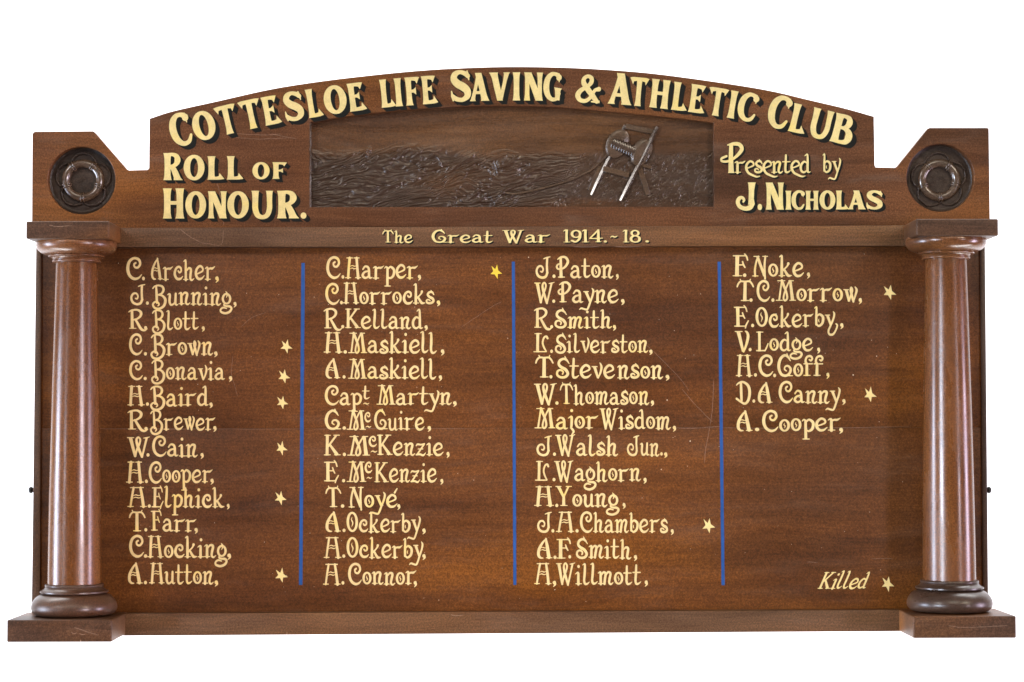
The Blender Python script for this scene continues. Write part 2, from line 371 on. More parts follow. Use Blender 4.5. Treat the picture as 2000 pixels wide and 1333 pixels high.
def roundel(c, rc, minor, tilt, rot):
    e = bpy.data.objects.new('roundel', None); COL.objects.link(e); e.parent = BOARD
    C0 = at(c[0], c[1], 0.0); e.location = C0 - BOARD.location
    px = (at(c[0] + 50, c[1], 0) - at(c[0] - 50, c[1], 0)).length / 100
    # dished ground with tool marks
    vs, fs = [], []; NR, NA = 60, 160
    for i in range(NR + 1):
        r = 68.0 * i / NR
        dish = -0.0015 - 0.0055 * min(1, max(0, (66.5 - r) / 7.0)) ** 0.5
        for k in range(NA):
            a = 2 * math.pi * k / NA
            x, z = r * math.cos(a), r * math.sin(a)
            tm = 0.0006 * mnoise(Vector((x * 0.09, z * 0.09, c[0] * .1))) + 0.00016 * mnoise(Vector((x * 0.45, z * 0.45, c[0])))
            vs.append((x * px, -(dish + tm), z * px))
    for i in range(NR):
        for k in range(NA):
            k2 = (k + 1) % NA
            fs.append((i * NA + k, i * NA + k2, (i + 1) * NA + k2, (i + 1) * NA + k))
    me = mesh_from(vs, fs); me.polygons.foreach_set('use_smooth', [True] * len(me.polygons)); me.materials.append(M_ground)
    o = bpy.data.objects.new('dished_ground', me); COL.objects.link(o); o.parent = e
    ox, oz = (rc[0] - c[0]) * px, -(rc[1] - c[1]) * px
    dpt = 0.0035
    N = 180; pts, rad = [], []
    for k in range(N):
        a = 2 * math.pi * k / N
        pts.append((ox + 33.5 * px * math.cos(a), dpt, oz + 33.5 * px * math.sin(a)))
        rad.append(8.3 * px * (1 + 0.03 * math.sin(3 * a + rot)))
    me = tube_mesh(pts, rad, 20, True, minor); me.materials.append(M_ring)
    o = bpy.data.objects.new('lifebuoy', me); COL.objects.link(o); o.parent = e
    bands = [90 + 36 + 72 * i + rot * 2 for i in range(5)]
    pts = []
    for k in range(240):
        a = 2 * math.pi * k / 240
        ph = abs(math.cos(2.5 * (a - R(90 + rot * 2))))
        r = 41.5 + 12.5 * ph ** 0.8
        pts.append((ox + r * px * math.cos(a), dpt + 0.0026 + 0.0008 * math.sin(7 * a), oz + r * px * math.sin(a)))
    rads = [3.0 * px * (1 + 0.10 * math.sin(k * 0.9)) for k in range(240)]
    me = tube_mesh(pts, rads, 10, True); me.materials.append(M_ground)
    o = bpy.data.objects.new('grab_rope', me); COL.objects.link(o); o.parent = e
    bandme = None
    for b in bands:
        for off in (-4.2, 4.2):
            a = R(b + off); pts = []
            cx, cz = 33.5 * px, 0
            for k in range(28):
                q = 2 * math.pi * k / 28
                rr = 9.2 * px
                pts.append((33.5 * px + rr * math.cos(q), -rr * minor * math.sin(q), 0))
            if bandme is None:
                # ring in the XY plane around the tube
                vs, fs = [], []
                for i, p in enumerate(pts):
                    nx, ny = (p[0] - 33.5 * px), p[1]
                    L = math.hypot(nx, ny); nx /= L; ny /= L
                    for j in range(8):
                        t = 2 * math.pi * j / 8; s = 1.6 * px
                        vs.append((p[0] + nx * s * math.cos(t), p[1] + ny * s * math.cos(t), s * math.sin(t)))
                for i in range(28):
                    i2 = (i + 1) % 28
                    for j in range(8):
                        j2 = (j + 1) % 8; fs.append((i * 8 + j, i2 * 8 + j, i2 * 8 + j2, i * 8 + j2))
                bandme = mesh_from(vs, fs); bandme.polygons.foreach_set('use_smooth', [True] * len(bandme.polygons)); bandme.materials.append(M_ring)
            o = bpy.data.objects.new('rope_band', bandme); COL.objects.link(o); o.parent = e
            o.location = (ox, dpt, oz); o.rotation_euler = (0, -a, 0)
    return e
roundel(CL, (161.6, 352.6), 1.0, 0, 0.0)
roundel(CR, (1835.0, 351.8), 0.75, 0, 1.2)

# ------------------------------------------------------------------ carved relief
X0, X1, Y0, Y1 = 600, 1400, 200, 411
STEP = 0.8
xs = np.arange(X0, X1 + .01, STEP); ys = np.arange(Y0, Y1 + .01, STEP)
GX, GY = np.meshgrid(xs, ys)
def vnoise(x, y, seed=0):
    r = np.random.RandomState(seed); T = r.rand(256, 256)
    xi = np.floor(x).astype(int); yi = np.floor(y).astype(int); fx = x - xi; fy = y - yi
    fx = fx * fx * (3 - 2 * fx); fy = fy * fy * (3 - 2 * fy)
    g = lambda a, b: T[a % 256, b % 256]
    return (g(xi, yi) * (1 - fx) + g(xi + 1, yi) * fx) * (1 - fy) + (g(xi, yi + 1) * (1 - fx) + g(xi + 1, yi + 1) * fx) * fy
def fbm(x, y, s=0, o=3):
    v = 0; a = 1; t = 0
    for i in range(o): v = v + a * vnoise(x * 2 ** i, y * 2 ** i, s + i); t += a; a *= .5
    return v / t
H = np.zeros_like(GX)
seaTop = 293 + 5 * np.sin(GX / 47.0) + 8 * (fbm(GX / 60, GY * 0, 3) - .5) + np.clip((GX - 850) / 60, 0, 1) * 6
seaTop = np.where(GX > 1030, 300 + (GX - 1030) * -0.02, seaTop)
sea = 1 / (1 + np.exp(-(GY - seaTop - 3) / 5.0))
water = sea * (1 / (1 + np.exp((GX - 1085 - (405 - GY) * 0.35) / 14.0)))
beach = sea - water
# flowing ridges of the swell
swell = 13 * np.sin((GX + 1.6 * GY) / 33.0 + 2.2 * fbm(GX / 70, GY / 40, 21)) + 9 * np.sin(GX / 19.0 + GY / 13.0 + 5 * fbm(GX / 50, GY / 30, 9)) * fbm(GX / 60, GY / 30, 5)
psi = GY + 0.20 * np.minimum(GX, 980) + 0.05 * np.maximum(GX - 980, 0) + swell + 18 * (fbm(GX / 55, GY / 28, 31) - .5)
r1 = np.abs(np.sin(psi / 2.3 + 2 * fbm(GX / 60, GY / 12, 41)))
r2 = np.abs(np.sin(psi / 1.75 + 3 * fbm(GX / 60, GY / 10, 51)))
amp = 0.45 + 0.9 * fbm(GX / 36, GY / 14, 61)
H += water * (0.0017 * (1 - r1) ** 1.2 * amp + 0.0005 * (1 - r2) * amp + 0.0068 * (fbm(GX / 34, psi / 13, 71) - .5) + 0.0003)
# hand-placed crests and troughs  (points in photo pixels, height mm, half width px)
CRESTS = [
 ([(612,330),(640,322),(668,312),(684,305)],2.2,4), ([(618,352),(650,345),(690,338),(722,326)],1.8,4), ([(672,312),(680,306),(690,302)],3.0,3),
 ([(700,300),(712,296),(722,288)],2.8,3), ([(706,306),(714,300),(719,310)],3.0,2.2), ([(716,298),(722,292),(724,298)],2.8,2),
 ([(736,318),(756,314),(772,304),(790,290),(812,284)],2.4,4), ([(776,312),(786,302),(800,292)],3.0,3.4), ([(806,308),(818,300),(826,292)],2.6,3.2),
 ([(740,328),(752,324),(764,318)],2.4,2.6), ([(832,312),(842,306),(850,303),(858,312),(862,326)],3.2,3), ([(836,326),(848,316),(856,310)],2.4,2.6),
 ([(804,320),(816,328),(826,336),(834,330)],2.6,2.6), ([(796,334),(812,328),(820,332)],2.2,2.4), ([(812,344),(824,338),(834,342)],2.6,2.6), ([(810,360),(824,354),(836,350)],2.4,2.2),
 ([(872,344),(884,332),(900,318),(922,306)],3.6,5), ([(878,352),(892,344),(904,338)],3.0,3), ([(890,356),(902,350),(910,344)],2.4,2.4), ([(906,330),(926,318),(946,312)],2.2,3.4),
 ([(968,330),(988,324),(1004,314),(1014,306)],3.2,4), ([(950,318),(972,308),(990,300)],2.0,3.4), ([(960,300),(985,296),(1010,300)],1.6,3),
 ([(1022,350),(1034,338),(1050,330),(1064,326)],3.0,4.2), ([(1030,362),(1046,352),(1062,342)],2.6,3.4), ([(1024,332),(1040,326),(1056,322)],2.2,3), ([(1052,306),(1072,300),(1100,302)],1.4,2.6),
 ([(880,374),(890,372),(900,364)],2.6,2.4), ([(870,366),(890,358),(912,354),(930,360)],2.0,3.2), ([(930,346),(954,344),(976,352),(998,356)],2.2,3.2), ([(936,356),(960,356),(984,364)],1.8,2.6),
 ([(912,392),(926,382),(940,370),(958,362)],3.2,4), ([(920,398),(940,390),(952,378)],2.2,3), ([(972,392),(980,380),(992,370),(1008,366)],3.4,4.2), ([(984,398),(994,388),(1004,378)],3.2,3.2), ([(998,402),(1006,394),(1014,384)],2.8,3),
 ([(1000,366),(1016,362),(1028,358)],2.2,2.2),
 ([(720,392),(740,378),(764,364),(790,354)],2.6,5), ([(742,396),(760,384),(782,374),(806,366)],2.2,4), ([(640,372),(664,366),(692,366),(716,358)],2.0,4), ([(650,396),(672,390),(684,380)],2.0,3.4),
 ([(612,382),(636,380),(656,376)],1.8,3.4), ([(790,396),(806,388),(830,384),(850,386)],2.0,3.2), ([(800,378),(824,372),(850,374)],1.6,3), ([(620,364),(640,358),(662,356)],1.6,3), ([(612,398),(628,400),(646,398)],1.6,3), ([(840,396),(870,392),(894,394)],1.6,3)]
TROUGHS = [([(640,340),(656,332),(668,326)],2.0,4), ([(690,326),(706,318),(720,318)],1.8,4), ([(740,306),(760,302),(776,296)],1.6,3), ([(798,316),(810,322),(818,330),(826,330)],2.4,3),
 ([(850,336),(862,338),(872,328)],1.6,4), ([(940,385),(950,384),(956,398),(946,402)],3.0,8), ([(736,374),(748,366),(758,368)],2.2,7), ([(800,392),(840,388),(880,390),(912,384)],1.8,2), ([(960,330),(980,332),(1000,324)],1.6,3), ([(1010,344),(1020,332),(1030,322)],1.8,4), ([(930,322),(950,330),(960,326)],1.4,4)]
def seg_field(pts, hw):
    """falloff of a tapering brush along a smooth line, evaluated on the grid"""
    c = np.array(catmull(pts, 6)); lo = c.min(0) - 3 * hw; hi = c.max(0) + 3 * hw
    i0, i1 = np.searchsorted(ys, [lo[1], hi[1]]); j0, j1 = np.searchsorted(xs, [lo[0], hi[0]])
    gx, gy = GX[i0:i1, j0:j1], GY[i0:i1, j0:j1]; best = np.full(gx.shape, 1e9); tt = np.zeros(gx.shape); n = len(c) - 1
    for k in range(n):
        a, b = c[k], c[k + 1]; ab = b - a; L2 = ab @ ab + 1e-9
        t = np.clip(((gx - a[0]) * ab[0] + (gy - a[1]) * ab[1]) / L2, 0, 1)
        d = np.hypot(gx - a[0] - t * ab[0], gy - a[1] - t * ab[1]); mk = d < best
        best = np.where(mk, d, best); tt = np.where(mk, (k + t) / n, tt)
    return (slice(i0, i1), slice(j0, j1)), best, tt
for pts, h, hw in TROUGHS:
    sl, d, t = seg_field(pts, hw); H[sl] -= 0.0013 * h * np.exp(-(d / (hw * .8)) ** 2)
rr_ = random.Random(5)
for k in range(720):       # small gouge cuts that follow the swell
    x = rr_.uniform(608, 1085); y = rr_.uniform(300, 402)
    i = min(len(ys) - 2, int((y - Y0) / STEP)); j = min(len(xs) - 2, int((x - X0) / STEP))
    gx_, gy_ = psi[i, min(j + 1, len(xs) - 1)] - psi[i, j], psi[min(i + 1, len(ys) - 1), j] - psi[i, j]
    L = rr_.uniform(5, 17); a = math.atan2(-gx_, gy_ + 1e-6); a = max(-.9, min(.35, a)) - 0.10
    dx, dy = math.cos(a) * L / 2, math.sin(a) * L / 2
    if water[i, j] < .3: continue
    sl, d, t = seg_field([(x - dx, y - dy), (x, y + rr_.uniform(-1.5, 1.5)), (x + dx, y + dy)], 1.8)
    H[sl] += rr_.choice([1, 1, -1]) * 0.00055 * np.exp(-(d / 1.1) ** 2) * np.sin(np.pi * np.clip(t, 0, 1))
for k in range(900):       # hatched sand
    x = rr_.uniform(1010, 1392); y = rr_.uniform(298, 401)
    i = min(len(ys) - 2, int((y - Y0) / STEP)); j = min(len(xs) - 2, int((x - X0) / STEP))
    if beach[i, j] < .35: continue
    L = rr_.uniform(3, 10); a = -R(rr_.gauss(52, 7)); dx, dy = math.cos(a) * L / 2, math.sin(a) * L / 2
    sl, d, t = seg_field([(x - dx, y - dy), (x + dx, y + dy)], 1.4)
    H[sl] -= 0.00042 * np.exp(-(d / .9) ** 2)
for pts, h, hw in CRESTS:
    sl, d, t = seg_field(pts, hw); tp = np.sin(np.pi * np.clip(t * .9 + .05, 0, 1)) ** .6
    H[sl] = H[sl] * (1 - .8 * np.exp(-(d / (hw * 1.1)) ** 2) * tp) + 0.00115 * h * np.exp(-(d / (hw * .72)) ** 2) * tp
H += beach * 0.0016 * (fbm(GX / 40, GY / 26, 81) - .5)
H += (1 - sea) * (0.0006 * (fbm(GX / 220, GY / 14, 91) - .5) + 0.00010 * (fbm(GX / 90, GY / 2.6, 95) - .5))
H += 0.0010 * sea * np.clip((GY - 330) / 80, 0, 1)
DREL = -0.0035
HX = H.copy()
verts = np.empty((GX.size, 3)); 
Rn = np.array(ROT); gx, gy = GX.ravel(), GY.ravel()
dirs = np.stack([(gx - 1000) / F, -(gy - 666.5) / F, -np.ones_like(gx)], 1) @ Rn.T
t = ((0.022 - DREL) - CAM.y) / dirs[:, 1]
verts = np.array(CAM)[None, :] + dirs * t[:, None]; verts[:, 1] -= H.ravel()
ny, nx = GX.shape
idx = np.arange(ny * nx).reshape(ny, nx)
faces = np.stack([idx[:-1, :-1], idx[1:, :-1], idx[1:, 1:], idx[:-1, 1:]], -1).reshape(-1, 4)
me = bpy.data.meshes.new('relief'); me.vertices.add(len(verts)); me.vertices.foreach_set('co', verts.ravel())
me.loops.add(faces.size); me.loops.foreach_set('vertex_index', faces.ravel())
me.polygons.add(len(faces)); me.polygons.foreach_set('loop_start', np.arange(0, faces.size, 4)); me.polygons.foreach_set('loop_total', np.full(len(faces), 4))
me.update(); me.validate()
stain = np.clip(water * 0.86 + beach * (0.60 + 0.25 * fbm(GX / 50, GY / 20, 14)) + 0.10, 0, 1)
thin_stain = np.exp(-(((GX - 1000) / 130) ** 2 + ((GY - 345) / 30) ** 2)) * .35 + np.exp(-(((GX - 870) / 50) ** 2 + ((GY - 365) / 22) ** 2)) * .45  # patches with less stain, where more of the brown wood shows
thin_stain = thin_stain + np.clip((GY - 384) / 10, 0, 1) * np.exp(-((GX - 1130) / 100) ** 2) * .6
stain = np.clip(stain - thin_stain * sea, 0.05, 1)
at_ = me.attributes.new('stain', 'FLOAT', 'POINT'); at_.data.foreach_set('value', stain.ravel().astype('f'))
me.polygons.foreach_set('use_smooth', [True] * len(me.polygons))
relief = link('relief_panel', me, M_relief, label='carved relief of waves and a surf life line reel on a beach')

DRF = DREL + 0.001
def child(name, me, mat): 
    me.materials.append(mat); o = bpy.data.objects.new(name, me); COL.objects.link(o); o.parent = relief; o.location = -(BOARD.location + relief.location) + Vector((0, 0, 0)); return o
def bar(name, a, b, wpx, d, th, mat=M_reel, bev=0.0009, taper=1.0):
    A, B = np.array(a, float), np.array(b, float); u = (B - A) / np.hypot(*(B - A)); n = np.array([-u[1], u[0]]) * wpx / 2
    pts = [A + n, B + n * taper, B - n * taper, A - n]
    front = [at(p[0], p[1], d + th) for p in pts]
    bm = bmesh.new(); fr = [bm.verts.new(c) for c in front]; bk = [bm.verts.new(Vector((c.x, 0.022 - d + 0.003, c.z))) for c in front]
    bm.faces.new(fr); bm.faces.new(bk[::-1])
    for i in range(4): j = (i + 1) % 4; bm.faces.new((fr[j], fr[i], bk[i], bk[j]))
    bmesh.ops.recalc_face_normals(bm, faces=bm.faces)
    bmesh.ops.bevel(bm, geom=list(bm.edges), offset=bev, segments=3, affect='EDGES')
    me = bm_mesh(bm); autosmooth(me, 60); return child(name, me, mat)
def rod(name, pts, rpx, d, mat=M_reel, flat=1.0):
    P = [at(p[0], p[1], d if len(p) < 3 else d + p[2]) for p in catmull([(*q, 0)[:3] if len(q) == 2 else q for q in pts], 6)]
    n = len(P); rad = [rpx * 0.001 * (0.75 + 0.25 * min(1, min(i, n - 1 - i) / 2)) for i in range(n)]
    me = tube_mesh(P, rad, 14, False, flat); return child(name, me, mat)
bar('rear_leg', (1247, 322), (1266, 381), 11, DRF, 0.0020, M_bar)
bar('rear_leg', (1172, 325), (1152, 372), 8, DRF, 0.0014, M_bar)
bar('crossbar', (1222, 246.5), (1281, 259), 10.5, DRF, 0.0034, M_bar)
bar('crossbar', (1178, 329.5), (1229, 343), 10.5, DRF, 0.0040, M_bar)
bar('crossbar', (1248, 320), (1273, 328.5), 7, DRF, 0.0024, M_bar)
def disc(name, c, smaj, smin, ang, thick, d, tilt):
    u = np.array([math.cos(ang), -math.sin(ang)]); v = np.array([math.sin(ang), math.cos(ang)])   # v: drum axis direction in the picture
    N = 56; vs = []; fs = []
    prof = [(0, 0.0), (0.90, 0.0), (1.0, 0.4), (1.0, 1.6), (0.9, 2.0), (0, 2.0)]
    ringi = []
    for (rr, hh) in prof:
        row = []
        for k in range(N):
            a = 2 * math.pi * k / N
            p = np.array(c) + u * smaj * rr * math.cos(a) + v * smin * rr * math.sin(a) + v * (hh - 1) * thick / 2
            dep = d + tilt * math.sin(a) * rr + 0.0022 + (hh - 1) * thick * 0.0002
            row.append(len(vs)); vs.append(at(p[0], p[1], dep))
        ringi.append(row)
    for i in range(len(prof) - 1):
        for k in range(N):
            k2 = (k + 1) % N; fs.append((ringi[i][k], ringi[i][k2], ringi[i + 1][k2], ringi[i + 1][k]))
    me = mesh_from(vs, fs); bm = bmesh.new(); bm.from_mesh(me); bmesh.ops.remove_doubles(bm, verts=bm.verts, dist=1e-6); bmesh.ops.recalc_face_normals(bm, faces=bm.faces); bm.to_mesh(me); bm.free()
    autosmooth(me, 40); return child(name, me, M_bar)
disc('reel_flange', (1206, 281), 29, 19, R(62), 7.0, DRF + 0.0022, -0.0026)
# drum wound with line
ax0, ax1 = np.array([1196, 278.5]), np.array([1240, 297.0])
u_ = (ax1 - ax0) / np.hypot(*(ax1 - ax0)); L_ = np.hypot(*(ax1 - ax0))
prof = []
for i in range(0, 200):
    s = i / 199; prof.append((s, 9.2 + 3.4 * abs(math.sin(s * math.pi * 9))))
vs, fs = [], []; NS = 28
nrm = np.array([-u_[1], u_[0]])
for (s, r) in prof:
    c = ax0 + u_ * L_ * s
    for k in range(NS):
        a = 2 * math.pi * k / NS
        p = c + nrm * r * math.cos(a) - u_ * 0.45 * r * math.sin(a) * 0
        vs.append(at(p[0], p[1], DRF + 0.0042 + 0.0052 * math.sin(a)))
for i in range(len(prof) - 1):
    for k in range(NS):
        k2 = (k + 1) % NS; fs.append((i * NS + k, i * NS + k2, (i + 1) * NS + k2, (i + 1) * NS + k))
me = mesh_from(vs, fs); bm = bmesh.new(); bm.from_mesh(me); bmesh.ops.recalc_face_normals(bm, faces=bm.faces); bm.to_mesh(me); bm.free()
me.polygons.foreach_set('use_smooth', [True] * len(me.polygons)); child('reel_drum', me, M_reel)
disc('reel_flange', (1253, 297), 28, 15, R(62), 10.0, DRF + 0.0028, -0.0030)
def wedge(name, pts, wl, wr, d, taper=0.75):
    """slender post with a broad planed face to the upper left and a steep one to the right"""
    P = [np.array(p, float) for p in catmull([(*q, 0)[:3] if len(q) == 2 else q for q in pts], 5)]; n = len(P); bm = bmesh.new(); rows = []
    for i, p in enumerate(P):
        t = P[min(i + 1, n - 1)][:2] - P[max(i - 1, 0)][:2]; t /= np.hypot(*t); L = np.array([t[1], -t[0]]); L = L if L[0] < 0 else -L
        k = taper + (1 - taper) * min(1, min(i, n - 1 - i) / 2.5); h = wl * k * 0.00042
        row = []
        for off, hh in ((wl * 1.05, -0.004), (wl, 0.0), (0.25, h), (-0.25, h), (-wr * k, h * .35), (-wr * k, -0.004)):
            q = p[:2] + L * off * (k if off > 0 else 1); row.append(bm.verts.new(at(q[0], q[1], d + p[2] + hh)))
        rows.append(row)
    for a, b in zip(rows[:-1], rows[1:]):
        for k in range(5): bm.faces.new((a[k], a[k + 1], b[k + 1], b[k]))
    bm.faces.new(rows[0][::-1]); bm.faces.new(rows[-1])
    bmesh.ops.recalc_face_normals(bm, faces=bm.faces); me = bm_mesh(bm); autosmooth(me, 12); return child(name, me, M_reel)
wedge('reel_post', [(1221.5, 246), (1200, 291), (1178, 336), (1156, 382)], 5.0, 3.0, DRF + 0.0010)
wedge('reel_post', [(1285, 248, 0.002), (1262, 296, 0.002), (1238, 344, 0.002), (1213, 393, 0.002)], 5.0, 3.2, DRF + 0.0040)
rod('crank_handle', [(1257, 303, 0.003), (1262, 299, 0.003), (1267, 301, 0.003), (1265, 309, 0.003), (1262, 317, 0.002)], 1.7, DRF + 0.002)
rod('rope', [(1209, 283, 0.005), (1196, 294, 0.003), (1182, 307, 0.001), (1160, 329), (1137, 342), (1115, 352), (1090, 360), (1060, 368), (1030, 375), (1004, 379), (984, 376)], 1.9, DRF + 0.0018, M_bar)

# added strip down the left recess side, sloped to catch a highlight
me = mesh_from([at(604.6, 240, DH + 0.0004), at(608.2, 240, DH - 0.0009), at(608.2, 405, DH - 0.0009), at(604.6, 405, DH + 0.0004), at(608.2, 240, DREL - .002), at(608.2, 405, DREL - .002)], [(0, 3, 2, 1), (1, 2, 5, 4)])
link('recess_glint_strip', me, M_reel)
# ------------------------------------------------------------------ scratches
def ribbon(bmv, bmf, pts, wpx, d, depthinc=0.0):
    P = np.array(pts, float); n = len(P)
    T = np.gradient(P, axis=0); T /= (np.linalg.norm(T, axis=1, keepdims=True) + 1e-9); N = np.stack([-T[:, 1], T[:, 0]], 1)
    b0 = len(bmv)
    for i in range(n):
        ww = wpx[i] if hasattr(wpx, '__len__') else wpx
        for s in (1, -1):
            q = P[i] + N[i] * ww / 2 * s; bmv.append(at(q[0], q[1], d + depthinc * i))
    for i in range(n - 1):
        a = b0 + 2 * i; bmf.append((a, a + 1, a + 3, a + 2))
SCR = [([(145,1226),(158,1230),(172,1235),(192,1241)],1.0,0.160), ([(139,1236),(146,1238),(150,1236)],1.2,0.160), ([(155,1238),(162,1240),(166,1239)],1.2,0.160), ([(157,1250),(157.5,1254)],3.0,0.160), ([(1852,1222),(1880,1226),(1935,1224),(1968,1222)],0.8,0.160), ([(560,1240),(561,1235)],1.6,DR), ([(95,440),(112,443),(140,441)],1.2,0.140), ([(880,1201),(890,1203),(905,1202)],1.4,DR), ([(1120,482),(1145,483),(1170,482)],1.0,DR), ([(1200,482),(1225,482.5),(1250,482)],1.0,DR),
 ([(413,318),(420,345),(428,372),(432,398),(436,430),(437,440)],1.0,DH), ([(352,448),(370,462),(392,474)],1.1,DR), ([(392,474),(410,477),(432,478),(437,450)],0.8,DR),
 ([(1394,742),(1392,790),(1388,825),(1378,880),(1376,905)],0.8,0), ([(1332,760),(1350,782),(1370,803),(1392,825)],0.8,0), ([(1320,836),(1352,837),(1392,834),(1408,833)],0.9,0),
 ([(1412,835),(1500,838),(1640,836),(1780,833)],0.55,0), ([(190,838),(330,838.5),(585,839)],0.45,0), ([(610,838.5),(760,837.5),(930,838)],0.5,0), ([(1260,672),(1290,700),(1330,742),(1346,765)],0.6,0),
 ([(455,695),(452,730),(458,752),(464,775)],0.5,0), ([(900,640),(960,600),(980,590)],0.5,0), ([(1700,1092),(1730,1091),(1745,1092)],0.6,0), ([(1575,1098),(1598,1099)],0.7,0),
 ([(470,640),(490,622),(520,610)],0.5,0), ([(442,258),(470,262),(520,264),(548,262)],0.7,DH), ([(455,268),(500,272),(560,270)],0.6,DH), ([(530,262),(560,268),(580,272)],0.7,DH), ([(1480,318),(1490,330),(1520,334)],0.6,DH)]
sv, sf = [], []
for pts, ww, d in SCR:
    c = catmull(pts, 8); n = len(c)
    c = [p + rng.uniform(-.35, .35, 2) for p in c]
    ribbon(sv, sf, c, [ww * (0.35 + 0.65 * abs(math.sin(i * 1.3))) * min(1, (i + 1) / 3, (n - i) / 3) for i in range(n)], d + 0.00025)
o = link('scratches', mesh_from(sv, sf), M_scratch); o['kind'] = 'stuff'
sv, sf = [], []
for k in range(150):        # tiny chips and paint specks
    x = rng.uniform(195, 1790); y = rng.uniform(492, 1190); r = rng.uniform(0.35, 0.8) if k > 8 else rng.uniform(.9, 1.5)
    b0 = len(sv); m_ = 6
    for i in range(m_):
        a = 2 * math.pi * i / m_; q = r * rng.uniform(.7, 1.2); sv.append(at(x + q * math.cos(a), y + q * math.sin(a), 0.0003))
    sf.append(tuple(range(b0, b0 + m_)))
o = link('paint_specks', mesh_from(sv, sf), paint('speck_paint', (0.62, 0.50, 0.36))); o['kind'] = 'stuff'

# ------------------------------------------------------------------ hand-painted lettering: pen strokes
# stroke: list of (x, y[, w]); first item 'c' = smooth curve with round ends, 'l' = straight with flat ends, 'o' = closed curve, 'd' = dot (x, y, r)
def serif(x0, x1, y, w=.5): return ('c', (x0, y, w * .8), ((x0 + x1) / 2, y, w * .85), (x1, y, w * .8))
def tild(x0, x1, y): m_ = (x1 - x0) / 3; return ('c', (x0, y - .02, .18), (x0 + m_, y + .03, .38), (x0 + 2 * m_, y - .005, .38), (x1, y + .04, .18))
def ell(cx, cy, rx, ry, ws, wt, n=12):
    return ('o',) + tuple((cx + rx * math.cos(2 * math.pi * k / n), cy + ry * math.sin(2 * math.pi * k / n), wt + (ws - wt) * abs(math.cos(2 * math.pi * k / n)) ** 1.5) for k in range(n))
G = {}
G['C'] = [('c', (.77,.22,.35), (.62,.07,.8), (.40,.03,1.1), (.17,.18,1.25), (.07,.48,1.35), (.15,.82,1.2), (.38,.98,1), (.62,.92,1.1), (.70,.72,1), (.58,.55,.9), (.43,.57,.8), (.39,.70,.8), (.47,.76,.8))]
G['A'] = [('c', (.14,.03,.9), (.22,.50,1), (.31,.96,1)), ('c', (.84,.03,1.35), (.77,.5,1.3), (.68,.96,1.1)), serif(.14, .84, .97, .55), serif(0, .30, .035), serif(.68, 1.0, .035), tild(.28,.72,.58), tild(.26,.74,.46)]
G['H'] = [('c', (.15,.03,1.2), (.18,.5,1.2), (.22,.96,1.3)), ('c', (.72,.03,1.4), (.66,.5,1.2), (.61,.96,1.2)), serif(.06, .38, .97), serif(.46, .76, .97), serif(0, .30, .035), serif(.57, .87, .035), tild(.24,.64,.58), tild(.22,.66,.46)]
G['@'] = [('c', (.42,.98,.7), (.26,.80,.85), (.10,.48,1.15), (.07,.18,1.15), (.16,.04,.9), (.28,.02,.5)), ('c', (.40,1.0,.7), (.47,.6,1.25), (.56,.05,1.4)), serif(.44, .70, .035), tild(.13,.48,.53), tild(.13,.49,.41)]
G['B'] = [('c', (.23,.93,.9), (.26,.5,1.25), (.28,.12,1.15)), ('c', (.04,.84,.6), (.14,.94,.7), (.36,.99,.8), (.58,.93,1), (.65,.76,1.2), (.54,.58,.9), (.32,.51,.6)),
          ('c', (.32,.51,.6), (.58,.47,.9), (.76,.26,1.3), (.68,-.04,1.2), (.42,-.19,1.0), (.16,-.15,1), (.05,.02,.95), (.16,.15,.8), (.32,.14,.8), (.40,.03,.8), (.34,-.05,.5))]
G['D'] = [('c', (.24,.93,1.1), (.25,.5,1.25), (.27,.10,1.1)), ('c', (.0,.84,.5), (.12,.94,.75), (.35,.99,.9), (.62,.82,1.25), (.71,.5,1.35), (.64,.12,1.2), (.46,-.06,1), (.25,.02,.9), (.0,.18,.9))]
G['E'] = [('l', (.17,1.0,1.35), (.17,.5,1.2), (.17,0,1.35)), serif(.02,.50,.965,.6), ('c', (.46,1.05,.5), (.54,.92,.6), (.58,.76,.5)), serif(.17,.42,.54,.6), ('c', (.38,.70,.5), (.42,.55,.6), (.48,.42,.5)), serif(.02,.52,.035,.6), ('c', (.50,-.06,.5), (.53,.08,.65), (.64,.30,.5))]
G['F'] = G['E'][:5] + [serif(.02,.36,.035)]
G['G'] = [('c', (.66,.74,.4), (.57,.88,.9), (.38,.97,1), (.15,.80,1.25), (.06,.45,1.35), (.18,.12,1.2), (.42,.03,1), (.62,.12,1.1), (.70,.32,1.1), (.58,.47,.85), (.42,.46,.7), (.37,.33,.65), (.47,.25,.5)), ('c', (.50,1.04,.5), (.55,.9,.7), (.68,.72,.4)), serif(.56,.80,.03)]
G['J'] = [('l', (.64,.97,1.1), (.62,.6,1.0), (.64,.22,1.1)), ('c', (.44,.91,.4), (.60,.96,.6), (.80,1.0,.4)), ('c', (.65,.26,1.1), (.55,.07,1.1), (.34,.02,1), (.12,.12,1.1), (.04,.34,1), (.14,.53,.9), (.31,.56,.8), (.41,.43,.75), (.36,.29,.7), (.27,.31,.6))]
G['K'] = [('l', (.16,1.0,1.35), (.16,.5,1.25), (.16,0,1.4)), serif(.02,.32,.965), serif(.02,.33,.035), ('l', (.64,.97,.9), (.2,.42,.85)), serif(.50,.80,.97), ('l', (.30,.52,.9), (.70,.03,1.5)), serif(.56,.86,.035)]
G['L'] = [('l', (.18,1.0,1.3), (.18,.5,1.2), (.18,0,1.3)), serif(.03,.38,.965), serif(.02,.50,.04,.7), ('c', (.48,.03,.6), (.56,.16,.7), (.66,.38,.6))]
